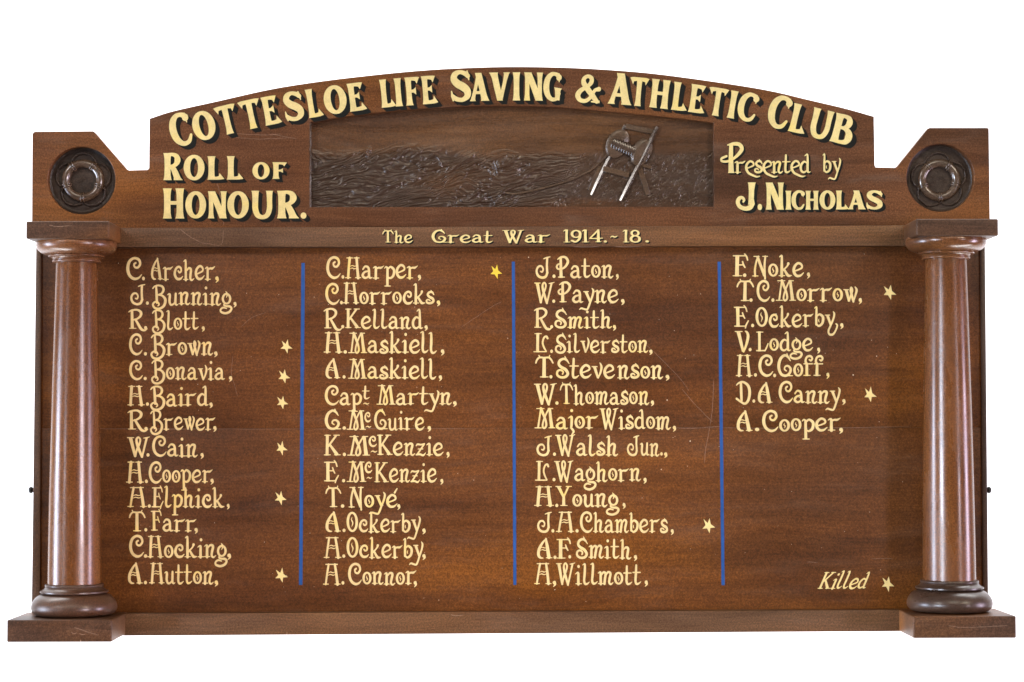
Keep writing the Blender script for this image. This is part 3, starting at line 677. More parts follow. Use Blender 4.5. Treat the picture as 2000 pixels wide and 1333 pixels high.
G['Q'] = [('l', (.18,1.0,1.3), (.18,.5,1.2), (.18,0,1.3)), serif(.03,.36,.965), serif(.0,.62,.035,.65), ('c', (.62,.05,.6), (.50,.26,.8), (.43,.5,.8), (.50,.76,.8), (.62,.82,.9), (.68,.72,.9))]
G['M'] = [('l', (.15,.02,.8), (.30,.97,.7)), serif(.0,.32,.035), serif(.09,.46,.97), ('c', (.30,.97,1.2), (.40,.74,1.15), (.52,.44,.95), (.57,.16,.9), (.47,.02,.8), (.38,.12,.8), (.44,.42,.7), (.60,.78,.7), (.72,.97,.7)),
          ('l', (.74,.98,1.1), (.80,.4,1.3), (.85,.02,1.55)), serif(.66,.90,.97), serif(.70,1.0,.035)]
G['N'] = [('c', (.13,.03,.9), (.12,.35,.9), (.20,.75,.8), (.30,.97,.7)), serif(.06,.34,.97), serif(.0,.28,.035), ('l', (.24,.98,1.2), (.62,.03,1.2)), ('c', (.66,.97,.8), (.62,.5,.95), (.65,-.10,.8)), serif(.52,.78,.97)]
G['O'] = [ell(.34,.49,.275,.45,1.35,.85), ('c', (.33,.72,.15), (.29,.60,.5), (.37,.44,.6), (.30,.24,.15))]
G['P'] = [('l', (.27,.96,1.1), (.27,.5,1.3), (.27,0,1.5)), serif(.12,.46,.035), ('c', (.10,.88,.4), (.28,.98,.8), (.52,.98,1), (.66,.80,1.25), (.56,.58,1), (.36,.44,.8), (.12,.42,.8), (.04,.53,.85), (.12,.64,.7), (.22,.66,.5))]
G['R'] = [('l', (.16,.94,1.1), (.16,.5,1.2), (.16,.02,1.35)), serif(.02,.34,.035), ('c', (.0,.88,.4), (.14,.96,.75), (.42,.99,.9), (.60,.86,1.15), (.57,.66,1), (.38,.51,.8), (.2,.47,.6)), ('c', (.32,.5,.9), (.46,.24,1.1), (.60,.0,1.15), (.76,-.07,.9), (.90,.01,.35))]
G['S'] = [('c', (.64,.72,.4), (.54,.86,.9), (.38,.93,1), (.18,.84,1.15), (.13,.66,1.15), (.26,.52,1.25), (.48,.40,1.3), (.60,.2,1.25), (.48,.04,1.1), (.24,.02,1), (.06,.13,1), (.07,.31,.95), (.22,.38,.8), (.36,.29,.75), (.33,.18,.65)), ('c', (.44,1.05,.4), (.50,.92,.7), (.66,.70,.35))]
G['T'] = [('l', (.38,.95,1.2), (.38,.5,1.25), (.38,.0,1.4)), serif(.22,.56,.035), ('c', (.02,.68,.55), (.07,.82,.7), (.18,.93,.7), (.38,.92,.7), (.58,.93,.7), (.69,.82,.7), (.76,.68,.55)), ('c', (.15,1.03,.4), (.20,.92,.5)), ('c', (.62,1.03,.4), (.58,.92,.5))]
G['V'] = [('l', (.14,.97,1.45), (.38,-.02,1.0)), serif(.0,.32,.965), ('c', (.40,-.03,.7), (.53,.35,1), (.60,.72,1.1), (.55,.92,.9), (.47,.98,.5))]
G['W'] = [('l', (.14,.97,1.45), (.36,-.02,1.0)), serif(.0,.30,.965), ('c', (.36,.0,.7), (.44,.35,.85), (.56,.62,.85), (.61,.86,.8), (.52,.98,.8), (.43,.86,.9), (.48,.55,1.15), (.68,-.02,1.0)), ('l', (.69,0,.75), (.92,.95,.9)), ('c', (.78,.94,.4), (.92,.96,.55), (1.06,1.0,.3))]
G['Y'] = [('l', (.14,.97,1.4), (.42,.45,1.15)), ('l', (.42,.5,1.2), (.42,.02,1.45)), ('l', (.42,.45,.8), (.68,.97,.8)), serif(.0,.28,.97), serif(.55,.84,.97), serif(.26,.60,.035)]
XH = .60
G['a'] = [('c', (.08,.44,.7), (.2,.57,.8), (.36,.54,1), (.42,.40,1.15), (.43,.1,1.15), (.50,.02,.8), (.60,.05,.35)), ('c', (.42,.36,.6), (.18,.30,.9), (.06,.15,1.15), (.17,.03,1), (.32,.05,.8), (.43,.16,.5))]
G['b'] = [('c', (.02,.88,.4), (.10,.93,.7), (.13,.88,.9), (.12,.5,1.15), (.12,.1,1.1)), ('c', (.12,.46,.6), (.30,.58,.9), (.50,.44,1.25), (.47,.16,1.2), (.28,.02,.9), (.12,.10,.8)), ('c', (.27,.36,.2), (.25,.28,.5), (.29,.20,.2))]
G['c'] = [('c', (.56,.15,.35), (.42,.04,.9), (.2,.05,1.15), (.07,.26,1.3), (.15,.50,1.05), (.32,.59,.9), (.45,.52,.95), (.46,.38,.8), (.35,.33,.8), (.28,.40,.7))]
G['d'] = [('c', (.30,.86,.4), (.40,.93,.7), (.45,.88,.9), (.46,.5,1.15), (.46,.1,1.2), (.54,.02,.7), (.62,.05,.3)), ('c', (.45,.48,.6), (.25,.56,.9), (.08,.37,1.2), (.09,.12,1.1), (.25,.02,.9), (.45,.13,.6))]
G['e'] = [('c', (.08,.24,.6), (.28,.30,.65), (.48,.40,.8), (.44,.55,.95), (.27,.60,.95), (.09,.44,1.15), (.06,.22,1.25), (.19,.04,1.1), (.40,.04,.85), (.57,.17,.35))]
G['f'] = [('l', (.20,.56,1.2), (.20,.0,1.35)), ('c', (.20,.55,1.2), (.13,.70,1), (.20,.88,.9), (.38,.93,.9), (.49,.83,.9), (.42,.72,.8), (.33,.76,.6)), serif(.04,.50,.57,.6), serif(.04,.38,.035)]
G['g'] = [ell(.38,.30,.21,.24,1.1,.8), ('c', (.34,.66,.3), (.40,.58,.8), (.42,.48,.7), (.37,.36,.25)), ('c', (.26,.08,.6), (.24,-.02,.8), (.38,-.07,.9), (.56,-.08,1), (.66,-.18,1.05), (.56,-.34,1.05), (.32,-.42,1), (.08,-.36,.95), (.04,-.24,.8), (.18,-.14,.8), (.38,-.18,.5))]
G['h'] = [('c', (.02,.88,.4), (.11,.93,.8), (.14,.88,.95), (.14,.5,1.2), (.14,.02,1.3)), serif(.0,.28,.035), ('c', (.16,.40,.5), (.32,.56,.9), (.46,.50,1.15), (.43,.25,1.2), (.42,.07,1.1), (.52,.0,.8), (.64,.07,.35))]
G['i'] = [('c', (.0,.50,.35), (.10,.56,.7), (.16,.53,1.1), (.16,.3,1.2), (.16,.02,1.3)), serif(.02,.34,.035), ('d', .18, .86, .075)]
G['j'] = [('c', (.0,.50,.35), (.10,.56,.7), (.16,.53,1.1), (.16,.2,1.1), (.14,.03,.9), (.22,-.06,.9), (.26,-.16,.9), (.16,-.30,.35)), ('d', .16, .86, .075)]
G['k'] = [('c', (.02,.92,.4), (.11,.97,.8), (.14,.92,.95), (.14,.5,1.2), (.14,.02,1.3)), serif(.0,.30,.035), ('c', (.48,.60,1.2), (.42,.48,.7), (.2,.27,.7)), ('c', (.26,.34,.8), (.40,.12,1.15), (.50,.03,1.1), (.66,.04,.35)), serif(.42,.58,.035)]
G['l'] = [('c', (.02,.94,.4), (.11,.98,.7), (.15,.92,1.0), (.14,.5,1.2), (.12,.18,1.1), (.18,.03,1), (.30,.03,.8), (.42,.12,.3))]
G['m'] = [('c', (.0,.52,.35), (.09,.57,.7), (.14,.53,1.1), (.14,.3,1.2), (.14,.02,1.3)), serif(.0,.28,.035), ('c', (.16,.40,.5), (.30,.56,.9), (.42,.50,1.1), (.38,.25,1.2), (.35,.03,1.2)), ('c', (.42,.40,.5), (.56,.57,.9), (.70,.50,1.1), (.64,.25,1.15), (.62,.08,1), (.71,.0,.8), (.84,.08,.35))]
G['n'] = [('c', (.0,.52,.35), (.09,.57,.7), (.14,.53,1.1), (.14,.3,1.2), (.14,.02,1.3)), serif(.0,.30,.035), ('c', (.16,.40,.5), (.32,.57,.9), (.48,.52,1.15), (.42,.27,1.15), (.40,.08,1), (.50,.0,.8), (.63,.08,.35))]
G['o'] = [ell(.27,.30,.20,.265,1.15,.75), ('c', (.27,.42,.15), (.24,.34,.45), (.30,.26,.5), (.25,.17,.15))]
G['p'] = [('l', (.17,.55,1.1), (.17,.1,1.2), (.17,-.36,1.2)), serif(.03,.34,-.37,.55), ('c', (.0,.50,.35), (.08,.57,.7), (.18,.52,.8)), ('c', (.18,.44,.6), (.34,.57,.9), (.54,.42,1.2), (.50,.14,1.15), (.34,.02,.9), (.18,.06,.7))]
G['r'] = [('c', (.0,.52,.35), (.09,.57,.7), (.15,.53,1.1), (.15,.3,1.2), (.15,.02,1.3)), serif(.0,.32,.035), ('c', (.16,.48,.7), (.30,.53,.8), (.44,.53,.9), (.60,.62,.25))]
G['s'] = [('c', (.46,.46,.5), (.38,.57,.9), (.22,.58,.95), (.12,.46,1.1), (.22,.34,1.15), (.40,.25,1.2), (.44,.11,1.1), (.28,.02,1), (.09,.05,.95), (.06,.17,.75), (.18,.20,.65), (.26,.14,.5)), ('c', (.30,.68,.3), (.36,.58,.7), (.48,.46,.3))]
G['t'] = [('c', (.20,.88,.95), (.19,.5,1.15), (.17,.18,1.1), (.22,.03,1), (.34,.03,.8), (.48,.12,.3)), serif(.02,.44,.555,.65)]
G['u'] = [('c', (.0,.52,.4), (.09,.56,.8), (.13,.48,1.15), (.11,.2,1.15), (.18,.03,1), (.32,.04,.8), (.44,.18,.6)), ('c', (.46,.57,1.0), (.45,.3,1.15), (.45,.09,1.1), (.52,.01,.7), (.60,.05,.3))]
G['v'] = [('l', (.12,.56,1.3), (.31,.0,.9)), serif(.0,.26,.555), ('c', (.32,.0,.6), (.44,.28,.9), (.49,.52,1), (.45,.66,.7), (.40,.74,.3))]
G['w'] = [('l', (.12,.56,1.3), (.28,.0,.95)), serif(.0,.24,.555), ('c', (.28,.02,.6), (.36,.28,.8), (.44,.52,.85), (.38,.66,.8), (.35,.52,.9), (.42,.28,1.1), (.50,.0,.95)), ('c', (.51,.02,.6), (.60,.3,.85), (.66,.54,1), (.58,.68,.5))]
G['y'] = [('l', (.12,.56,1.3), (.34,.06,1.0)), serif(.0,.26,.555), ('c', (.46,.72,.4), (.53,.60,.95), (.48,.36,.95), (.36,.06,.9), (.24,-.24,.9), (.16,-.34,.8), (.02,-.32,.8), (-.14,-.28,.75), (-.24,-.34,.35))]
G['Z'] = [('l', (.12,.56,1.3), (.34,.06,1.0)), serif(.0,.26,.555), ('c', (.46,.72,.4), (.52,.60,.95), (.46,.36,.95), (.32,.06,.9), (.20,-.20,.95), (.26,-.36,.9), (.46,-.36,.9), (.62,-.16,.8), (.70,.06,.8), (.62,.14,.5))]
G['z'] = [('c', (.02,.46,.4), (.10,.54,.8), (.30,.52,.7), (.50,.56,.7)), ('l', (.50,.56,.7), (.08,.03,.8)), ('c', (.04,.03,.7), (.26,.05,.8), (.44,.0,.8), (.58,.12,.3)), serif(.14,.42,.31,.5)]
G['é'] = G['e'] + [('c', (.44,.72,.9), (.56,.92,.5))]
G['.'] = [('d', .09, .07, .085)]
G[','] = [('d', .09, .08, .085), ('c', (.12,.10,1.2), (.15,.0,.9), (.04,-.11,.25))]
G['~'] = [('c', (.0,.0,.3), (.12,.07,.7), (.26,.0,.75), (.38,.07,.3))]
G['1'] = [('l', (.20,1.0,1.2), (.19,.5,1.1), (.20,.0,1.3)), ('c', (.03,.88,.4), (.13,.97,.7), (.24,.98,.5)), serif(.05,.37,.035)]
G['9'] = [ell(.30,.66,.22,.27,1.2,.8), ('c', (.52,.66,1.2), (.48,.30,1.2), (.28,.04,1), (.08,.14,1.1))]
G['4'] = [('l', (.46,1.0,1.0), (.46,.5,1.2), (.46,.0,1.4)), ('c', (.46,.98,.7), (.26,.66,.8), (.02,.32,.7)), ('c', (.02,.30,.8), (.35,.29,.7), (.68,.32,.6)), serif(.32,.60,.035)]
G['8'] = [ell(.29,.74,.19,.21,1.1,.8), ell(.30,.27,.24,.25,1.3,.8)]
G['-'] = [('c', (.0,.42,.4), (.10,.50,.8), (.26,.44,.9), (.40,.52,.4))]
BOX = {'y': (0, .56), 'j': (0, .27), 'Z': (0, .72), 'p': (0, .60), 'g': (.10, .66), 'J': None, ' ': (0, .35)}

# display capitals: flared stems and wedge serifs (widths given outright, unit = cap height)
def stem(x, w=.235, y0=0, y1=1, f=1.42): return ('l', (x, y1, w * f), (x, y1 - .07, w * (1 + (f - 1) * .55)), (x, y1 - .2, w * 1.06), (x, (y0 + y1) / 2, w), (x, y0 + .2, w * 1.06), (x, y0 + .07, w * (1 + (f - 1) * .55)), (x, y0, w * f))
def arm(x0, x1, top, h=.125, e=.27): # arm along a top (top=1) or bottom (top=0) line with a wedge end
    s = -1 if top else 1; b = 1 if top else 0
    return ('l', (x0, b + s * h / 2, h), ((x0 + x1) / 2, b + s * h / 2, h), (x1 - .10, b + s * (h * .62), h * 1.24), (x1, b + s * e / 2, e))
D = {}
D['I'] = [stem(.17)]
D['L'] = [stem(.17), arm(.15,.60,0,.13,.32)]
D['E'] = [stem(.17), arm(.15,.62,1), arm(.15,.66,0,.13,.32), ('l', (.2,.53,.10), (.38,.53,.11), (.50,.53,.27))]
D['F'] = [stem(.17), arm(.15,.62,1), ('l', (.2,.50,.10), (.38,.50,.11), (.50,.50,.27))]
D['T'] = [stem(.40), ('l', (.0,.855,.29), (.10,.925,.155), (.25,.935,.13), (.40,.935,.13), (.55,.935,.13), (.70,.925,.155), (.80,.855,.29))]
D['H'] = [stem(.16,.22), stem(.60,.22), ('l', (.2,.52,.12), (.55,.52,.12))]
D['N'] = [stem(.12,.17,0,1,1.5), ('h', (.155,1.0,.25), (.38,.5,.26), (.585,.0,.25)), stem(.62,.17,0,1,1.5)]
D['U'] = [('f', (.15,1,.30), (.15,.9,.25), (.15,.65,.22), (.15,.35,.22), (.24,.12,.20), (.42,.045,.15), (.60,.12,.18), (.69,.35,.20), (.69,.65,.20), (.69,.9,.23), (.69,1,.28))]
D['O'] = [ell(.40,.50,.278,.438,.25,.13, 20)]
D['C'] = [('c', (.655,.83,.24), (.60,.90,.17), (.48,.945,.13), (.33,.92,.16), (.18,.76,.225), (.125,.5,.25), (.18,.24,.225), (.33,.08,.16), (.48,.055,.13), (.60,.11,.13), (.70,.26,.09)), ('l', (.655,.97,.05), (.66,.83,.10), (.67,.66,.03))]
D['G'] = D['C'][:1] + [('l', (.655,.97,.05), (.66,.83,.10), (.67,.66,.03)), ('l', (.63,.46,.34), (.62,.38,.24), (.62,.2,.20), (.61,.03,.19))]
D['S'] = [('c', (.62,.81,.15), (.53,.89,.15), (.36,.945,.13), (.20,.88,.19), (.15,.73,.22), (.26,.58,.25), (.44,.47,.26), (.57,.34,.24), (.57,.17,.20), (.42,.06,.14), (.26,.07,.14), (.15,.12,.15), (.09,.18,.13)), ('l', (.60,.98,.04), (.625,.82,.10), (.65,.67,.03)), ('l', (.05,.36,.03), (.075,.18,.10), (.10,.02,.04))]
D['A'] = [('h', (.375,1.0,.16), (.24,.5,.15), (.135,.18,.16), (.10,.06,.20), (.09,0,.27)), ('h', (.36,1.0,.29), (.49,.55,.27), (.59,.18,.28), (.63,.06,.32), (.64,0,.38)), ('l', (.2,.30,.11), (.54,.30,.11))]
D['V'] = [('h', (.14,1,.38), (.155,.94,.32), (.20,.8,.27), (.30,.4,.265), (.40,0,.24)), ('h', (.70,1,.28), (.685,.94,.21), (.62,.7,.155), (.42,.0,.16))]
D['R'] = [stem(.17), ('c', (.17,.94,.12), (.38,.945,.13), (.52,.88,.19), (.57,.74,.24), (.51,.60,.18), (.38,.525,.12), (.2,.51,.10)), ('h', (.34,.54,.22), (.46,.32,.25), (.555,.10,.27), (.60,0,.36))]
D['B'] = [stem(.17), ('c', (.17,.94,.12), (.38,.945,.13), (.51,.89,.18), (.55,.76,.22), (.50,.63,.18), (.38,.55,.12), (.2,.54,.10)), ('c', (.2,.54,.10), (.42,.54,.13), (.59,.44,.21), (.64,.28,.26), (.58,.12,.20), (.42,.06,.13), (.17,.06,.12))]
D['J'] = [('l', (.62,1,.30), (.62,.93,.26), (.61,.7,.20), (.60,.4,.20), (.61,.2,.26)), ('c', (.66,.22,.14), (.56,.10,.18), (.38,.05,.15), (.18,.12,.15), (.09,.28,.15), (.15,.42,.14), (.26,.45,.11), (.33,.37,.10), (.30,.30,.07))]
D['&'] = [('c', (.84,.05,.16), (.66,.26,.20), (.44,.52,.21), (.31,.70,.19), (.32,.86,.15), (.46,.95,.13), (.60,.88,.16), (.59,.72,.16), (.44,.57,.13), (.20,.42,.17), (.10,.24,.20), (.20,.08,.16), (.42,.06,.14), (.62,.22,.13), (.74,.44,.12), (.88,.50,.14)), ('l', (.62,.035,.04), (.78,.045,.10), (.95,.04,.09)), ('d', .90, .50, .085), ('l', (.90,.47,.10), (.72,.42,.03))]
D['.'] = [('d', .11, .10, .115)]

PENW = .116
def glyph_shapes(g, scale_w):
    """returns list of outlines: ('r', leftpts, rightpts, capround) in glyph units"""
    out = []
    for st in g:
        k = st[0]
        if k == 'd':
            x, y, r = st[1:]; out.append(('p', [(x + r * math.cos(2 * math.pi * i / 16), y + r * math.sin(2 * math.pi * i / 16)) for i in range(16)])); continue
        pts = [(p[0], p[1], (p[2] if len(p) > 2 else 1.0) * scale_w) for p in st[1:]]
        if k in 'lh': P = np.array(pts)
        elif k in 'cf': P = np.array(catmull(pts, 5))
        else: P = np.array(catmull(pts, 4, closed=True)); P = np.vstack([P, P[:1]])
        if k == 'o':
            T = np.roll(P[:-1], -1, 0) - np.roll(P[:-1], 1, 0); T = np.vstack([T, T[:1]])
        else: T = np.gradient(P, axis=0)
        T = T[:, :2] / (np.linalg.norm(T[:, :2], axis=1, keepdims=True) + 1e-9)
        if k == 'l' and abs(P[0, 0] - P[-1, 0]) < .02: pass
        N = np.stack([-T[:, 1], T[:, 0]], 1) if k != 'h' else np.tile([[1.0, 0.0]], (len(P), 1)); Wd = P[:, 2:3] / 2
        Lp, Rp = P[:, :2] + N * Wd, P[:, :2] - N * Wd
        caps = []
        if k == 'c':
            for (c, t, r, s) in ((P[0, :2], -T[0], P[0, 2] / 2, 1), (P[-1, :2], T[-1], P[-1, 2] / 2, 1)):
                a0 = math.atan2(t[1], t[0]); caps.append([tuple(c)] + [(c[0] + r * math.cos(a0 - math.pi / 2 + math.pi * i / 6), c[1] + r * math.sin(a0 - math.pi / 2 + math.pi * i / 6)) for i in range(7)])
        out.append(('r', Lp, Rp, caps))
    return out
def extent(ch, font):
    if font is G and ch in BOX and BOX[ch]: return BOX[ch]
    if ch == ' ': return BOX[' ']
    xs_ = []
    for s in SH(ch, font):
        if s[0] == 'p': xs_ += [p[0] for p in s[1]]
        else: xs_ += list(s[1][:, 0]) + list(s[2][:, 0])
    return min(xs_), max(xs_)
_c = {}
def SH(ch, font):
    key = (ch, id(font))
    if key not in _c: _c[key] = glyph_shapes(font[ch], PENW if font is G else 1.0)
    return _c[key]
class Ink:
    def __init__(s): s.v, s.f, s.k = [], [], 0
    def glyph(s, ch, font, tr, d, dinc=0.00002):
        for sh in SH(ch, font):
            s.k += 1; dd = d + dinc * (s.k % 12)
            if sh[0] == 'p':
                b = len(s.v); s.v += [at(*tr(*p), dd) for p in sh[1]]; s.f.append(tuple(range(b, b + len(sh[1])))[::-1]); continue
            _, Lp, Rp, caps = sh; b = len(s.v); n = len(Lp)
            for i in range(n):
                e = dd + dinc * .9 * i / n
                s.v.append(at(*tr(*Lp[i]), e)); s.v.append(at(*tr(*Rp[i]), e))
            for i in range(n - 1):
                a = b + 2 * i; s.f.append((a, a + 1, a + 3, a + 2))
            for ci, c in enumerate(caps):
                b = len(s.v); e = dd + (dinc * .9 if ci else 0); s.v += [at(*tr(*p), e) for p in c]; s.f.append(tuple(range(b, b + len(c))))
    def build(s, name, mat, parent=BOARD, label=None):
        me = mesh_from(s.v, s.f)
        bm = bmesh.new(); bm.from_mesh(me)
        bmesh.ops.triangulate(bm, faces=[f for f in bm.faces if len(f.verts) > 4])
        for f in bm.faces:
            f.normal_update()
            if f.normal.y > 0: f.normal_flip()
        bm.to_mesh(me); bm.free(); me.update()
        return link(name, me, mat, parent, label)
jr = random.Random(3)
def run(ink, text, x0, x1, yb, cap, d, shear=0.0, gap=.035, jit=1.0, font=G, slope=-0.0015, off=(0, 0), seed=None):
    """fit a run of letters between x0 and x1 on the baseline yb (photo pixels)"""
    r = random.Random(seed if seed is not None else hash_(text + str(x0)))
    pos = []; cur = 0.0
    for ch in text:
        a, b = extent(ch, font); pos.append((ch, cur - a)); cur += (b - a) + (gap if ch != ' ' else 0)
    total = cur - gap; sx = (x1 - x0) / total
    for ch, ox in pos:
        if ch == ' ': continue
        jy = r.uniform(-.022, .022) * jit; js = 1 + r.uniform(-.035, .035) * jit; ja = r.uniform(-.022, .022) * jit
        def tr(gx, gy, ox=ox, jy=jy, js=js, ja=ja):
            X = x0 + (ox + gx) * sx + (gy * shear + gy * ja) * cap
            return (X + off[0], yb - (gy * js + jy) * cap + (X - x0) * slope + off[1])
        ink.glyph(ch, font, tr, d)
def hash_(s):
    h = 7
    for c in s: h = (h * 31 + ord(c)) % 1000003
    return h

# ------------------------------------------------------------------ the names: (baseline, cap height, [(text, x0, x1), ...])
LINES = [
 [ (547,42,[('C',246.5,277),('.',277.5,283),('@rcher',295,420),(',',420.5,427.5)]),
   (595.7,38.5,[('J',254.5,283.5),('.',285,290.8),('Bunning',296.7,452),(',',456,462)]),
   (643.8,38,[('R',251.6,288),('.',281.5,287.5),('Blott',296.7,388),(',',394,400)]),
   (693.9,39.5,[('C',252,278),('.',281,287),('Brown',293.7,416),(',',418,425)]),
   (742,38,[('C',252.6,279),('.',280.5,286.7),('Bonavia',295,439),(',',447,453.5)]),
   (793,39,[('H',249.6,282),('.',285,291),('Baird',293,407),(',',409,415.5)]),
   (840,38,[('R',249.6,289),('.',282,288.5),('Brewer',293,420),(',',416.5,423)]),
   (891.8,39.5,[('W',249.6,293),('.',286,292),('Cain',297,386),(',',391.5,398)]),
   (943,40.5,[('H',247,280),('.',283,289),('Cooper',290,414.7),(',',411,417.5)]),
   (991,40,[('A',249.6,286),('.',288.5,294.5),('Elphick',297,438),(',',443,448.5)]),
   (1037.8,39,[('T',251.6,284),('.',282,287.7),('Farr',296,383),(',',380,386.5)]),
   (1089,41,[('C',252,281),('.',281,287.5),('Hocking',288.5,442.7),(',',444,451.5)]),
   (1140.7,41,[('@',250,278),('.',281,287),('Hutton',291.7,417),(',',419,426)]) ],
 [ (544.5,41,[('C',637,665),('.',667,672.5),('Harper',674.7,816),(',',816,822.5)]),
   (594,39.5,[('C',635.6,663),('.',664,669.7),('Horrocks',670.7,848.8),(',',853,860)]),
   (641.8,38.5,[('R',633,668),('.',666.5,672.5),('Kelland',675,826),(',',829,835.5)]),
   (690,40.5,[('H',633,668),('.',671,677.7),('Maskiell',680.7,853),(',',861,868)]),
   (740,39,[('@',636,664),('.',669,675),('Maskiell',680.7,852),(',',857,863.5)]),
   (790.7,38,[('Cap',634,706.7),('Martyn',736,882),(',',884.8,892)]),
   (839.8,38,[('G',634,665),('.',669,675.7),('M',678,714),('Guire',731,829),(',',835,842)]),
   (890,40,[('K',633.6,664.5),('.',669.5,675.7),('M',679,721.8),('Kenzie',738,866),(',',872,878)]),
   (941.7,40,[('E',634,662),('.',668,674),('M',678,714.6),('Kenzie',732,853),(',',860,866)]),
   (991.4,39.5,[('T',636,667),('.',665.5,672.5),('Noyé',681.7,776),(',',776,782)]),
   (1039.8,39.5,[('@',636,665),('.',669,675),('Ockerby',677,821),(',',824.7,831.5)]),
   (1090,40.5,[('A',633,666),('.',668.5,674.5),('Ockerby',677,826),(',',824.7,831.5)]),
   (1142,41,[('A',631.6,664.5),('.',667,672.5),('Connor',680,812.7),(',',808,814.5)]) ],
 [ (543,41,[('J',1046,1074.5),('.',1079,1085),('Paton',1086,1198),(',',1203,1208.5)]),
   (591.7,40,[('W',1043.6,1082),('.',1078.5,1084.5),('Payne',1089,1208),(',',1213,1220)]),
   (641,37.5,[('R',1043,1078),('.',1074.5,1080.3),('Smith',1083,1195),(',',1197,1203.5)]),
   (689,38,[('Q',1043,1071),('.',1074.5,1080),('Silverston',1083.7,1266),(',',1268,1274.5)]),
   (739,41,[('T',1045,1081),('.',1073,1079),('Steve',1085.7,1201),('nson',1206,1295),(',',1300,1307.5)]),
   (789.7,40,[('W',1044,1087.5),('.',1084.5,1091),('Thomason',1094,1268),(',',1271,1277.5)]),
   (838,39.5,[('Major',1045,1168),('Wisdom',1171,1310),(',',1314,1320.5)]),
   (890,39,[('J',1047.6,1077),('.',1080,1086),('Walsh',1085.7,1207),('Jun',1224.7,1288),('.',1289.5,1294.5),(',',1297,1303.5)]),
   (940,40,[('Q',1046,1072),('.',1079,1085),('Waghorn',1083.7,1252),(',',1256.7,1263)]),
   (989.7,40,[('H',1044,1081),('.',1084.5,1090.5),('Young',1085.7,1208),(',',1216,1222)]),
   (1040,40,[('J',1049,1077),('.',1077,1082.7),('A',1086.5,1121),('.',1124,1130),('Chambers',1133,1305),(',',1310,1316)]),
   (1091,40,[('@',1048.6,1078),('.',1081,1087),('F',1088,1115),('.',1110,1115.5),('Smith',1125,1233),(',',1238,1244.5)]),
   (1142,41,[('A',1044,1076.5),(',',1079.5,1086.5),('Willmott',1086,1252),(',',1259,1265.5)]) ],
 [ (540,42,[('F',1432,1461),('.',1451,1457.7),('Noke',1470,1570),(',',1576,1582.3)]),
   (589,41.5,[('T',1438,1472),('.',1463.5,1470),('C',1478,1504),('.',1506.5,1512.5),('Morrow',1516,1675),(',',1677,1683.5)]),
   (638.6,40,[('E',1435,1463),('.',1467,1473),('OckerbZ',1476,1636),(',',1641,1647.5)]),
   (686,39.5,[('V',1435.6,1463.5),('.',1462,1468),('Lodge',1477.7,1588),(',',1596,1602)]),
   (736,41.5,[('H',1438,1469),('.',1472.5,1478.5),('C',1481,1510),('.',1510,1516),('Goff',1518,1608),(',',1614,1620)]),
   (787,40,[('D',1437.7,1467),('.',1469.5,1475),('@',1480,1508),('Canny',1520.8,1641),(',',1645,1651.5)]),
   (842.6,40,[('@',1439,1469),('.',1474.5,1483),('Cooper',1488.8,1642),(',',1639,1646.5)]) ] ]
ORD = ['first', 'second', 'third', 'fourth', 'fifth', 'sixth', 'seventh', 'eighth', 'ninth', 'tenth', 'eleventh', 'twelfth', 'thirteenth']
DI = 0.0004
for ci, col in enumerate(LINES):
    for li, (yb, cap, chunks) in enumerate(col):
        ink = Ink()
        for (t, a, b) in chunks: run(ink, t, a, b, yb, cap, DI)
        if (ci, li) == (1, 5):
            run(ink, 't', 707.7, 722, 780, 27, DI); run(ink, '~', 709, 721, 790, 27, DI)
        if (ci, li) == (1, 6): run(ink, 'c', 711.7, 724.5, 824, 31, DI); run(ink, '~', 714, 725, 835, 27, DI)
        if (ci, li) == (1, 7): run(ink, 'c', 720, 736, 873, 34, DI); run(ink, '~', 724, 736.6, 883, 27, DI)
        if (ci, li) == (1, 8): run(ink, 'c', 712, 726.8, 924, 33, DI); run(ink, '~', 716, 726.6, 935, 27, DI)
        ink.build('name_lettering', M_name, label='painted name, %s line of the %s column' % (ORD[li], ORD[ci]))
ink = Ink(); run(ink, 'Killed', 1597, 1690, 1150, 33, DI, shear=.42, gap=.02, slope=-0.002); ink.build('key_lettering', M_star, label='slanted word beside the lowest star')

# stars
def star(cx, cy, s, mat=None):
    out = [(80, 69), (-16, 60), (-80, 67), (-157, 54), (129, 70)]; out = [(a + jr.uniform(-4, 4), r_ * jr.uniform(.94, 1.05)) for a, r_ in out]
    vs = [at(cx, cy, DI)]; k = s / 66.0
    for i in range(5):
        a, r_ = out[i]; a2, r2 = out[(i + 1) % 5]
        vs.append(at(cx + k * r_ * math.cos(R(a)), cy - k * r_ * math.sin(R(a)), DI))
        da = ((a2 - a + 540) % 360) - 180; am = a + da / 2
        vs.append(at(cx + k * 25 * math.cos(R(am)), cy - k * 25 * math.sin(R(am)), DI))
    fs = [(0, 1 + i, 1 + (i + 1) % 10) for i in range(10)]
    me = mesh_from(vs, [f[::-1] for f in fs]); me.flip_normals() if me.polygons[0].normal.y > 0 else None
    return link('star', me, mat or M_star)
for x, y, s in ((559, 677.5, 14), (554.6, 736, 14), (551, 786.8, 13.5), (549.6, 876, 13.5), (547.6, 973.5, 14), (549, 1124.5, 14.5), (1383.6, 1027.5, 15), (1737, 571.7, 15.5), (1698.8, 771.5, 15), (1733.5, 1141, 15)):
    star(x, y, s)
star(968.6, 531.5, 14, M_stary)['label'] = 'brighter yellow star'

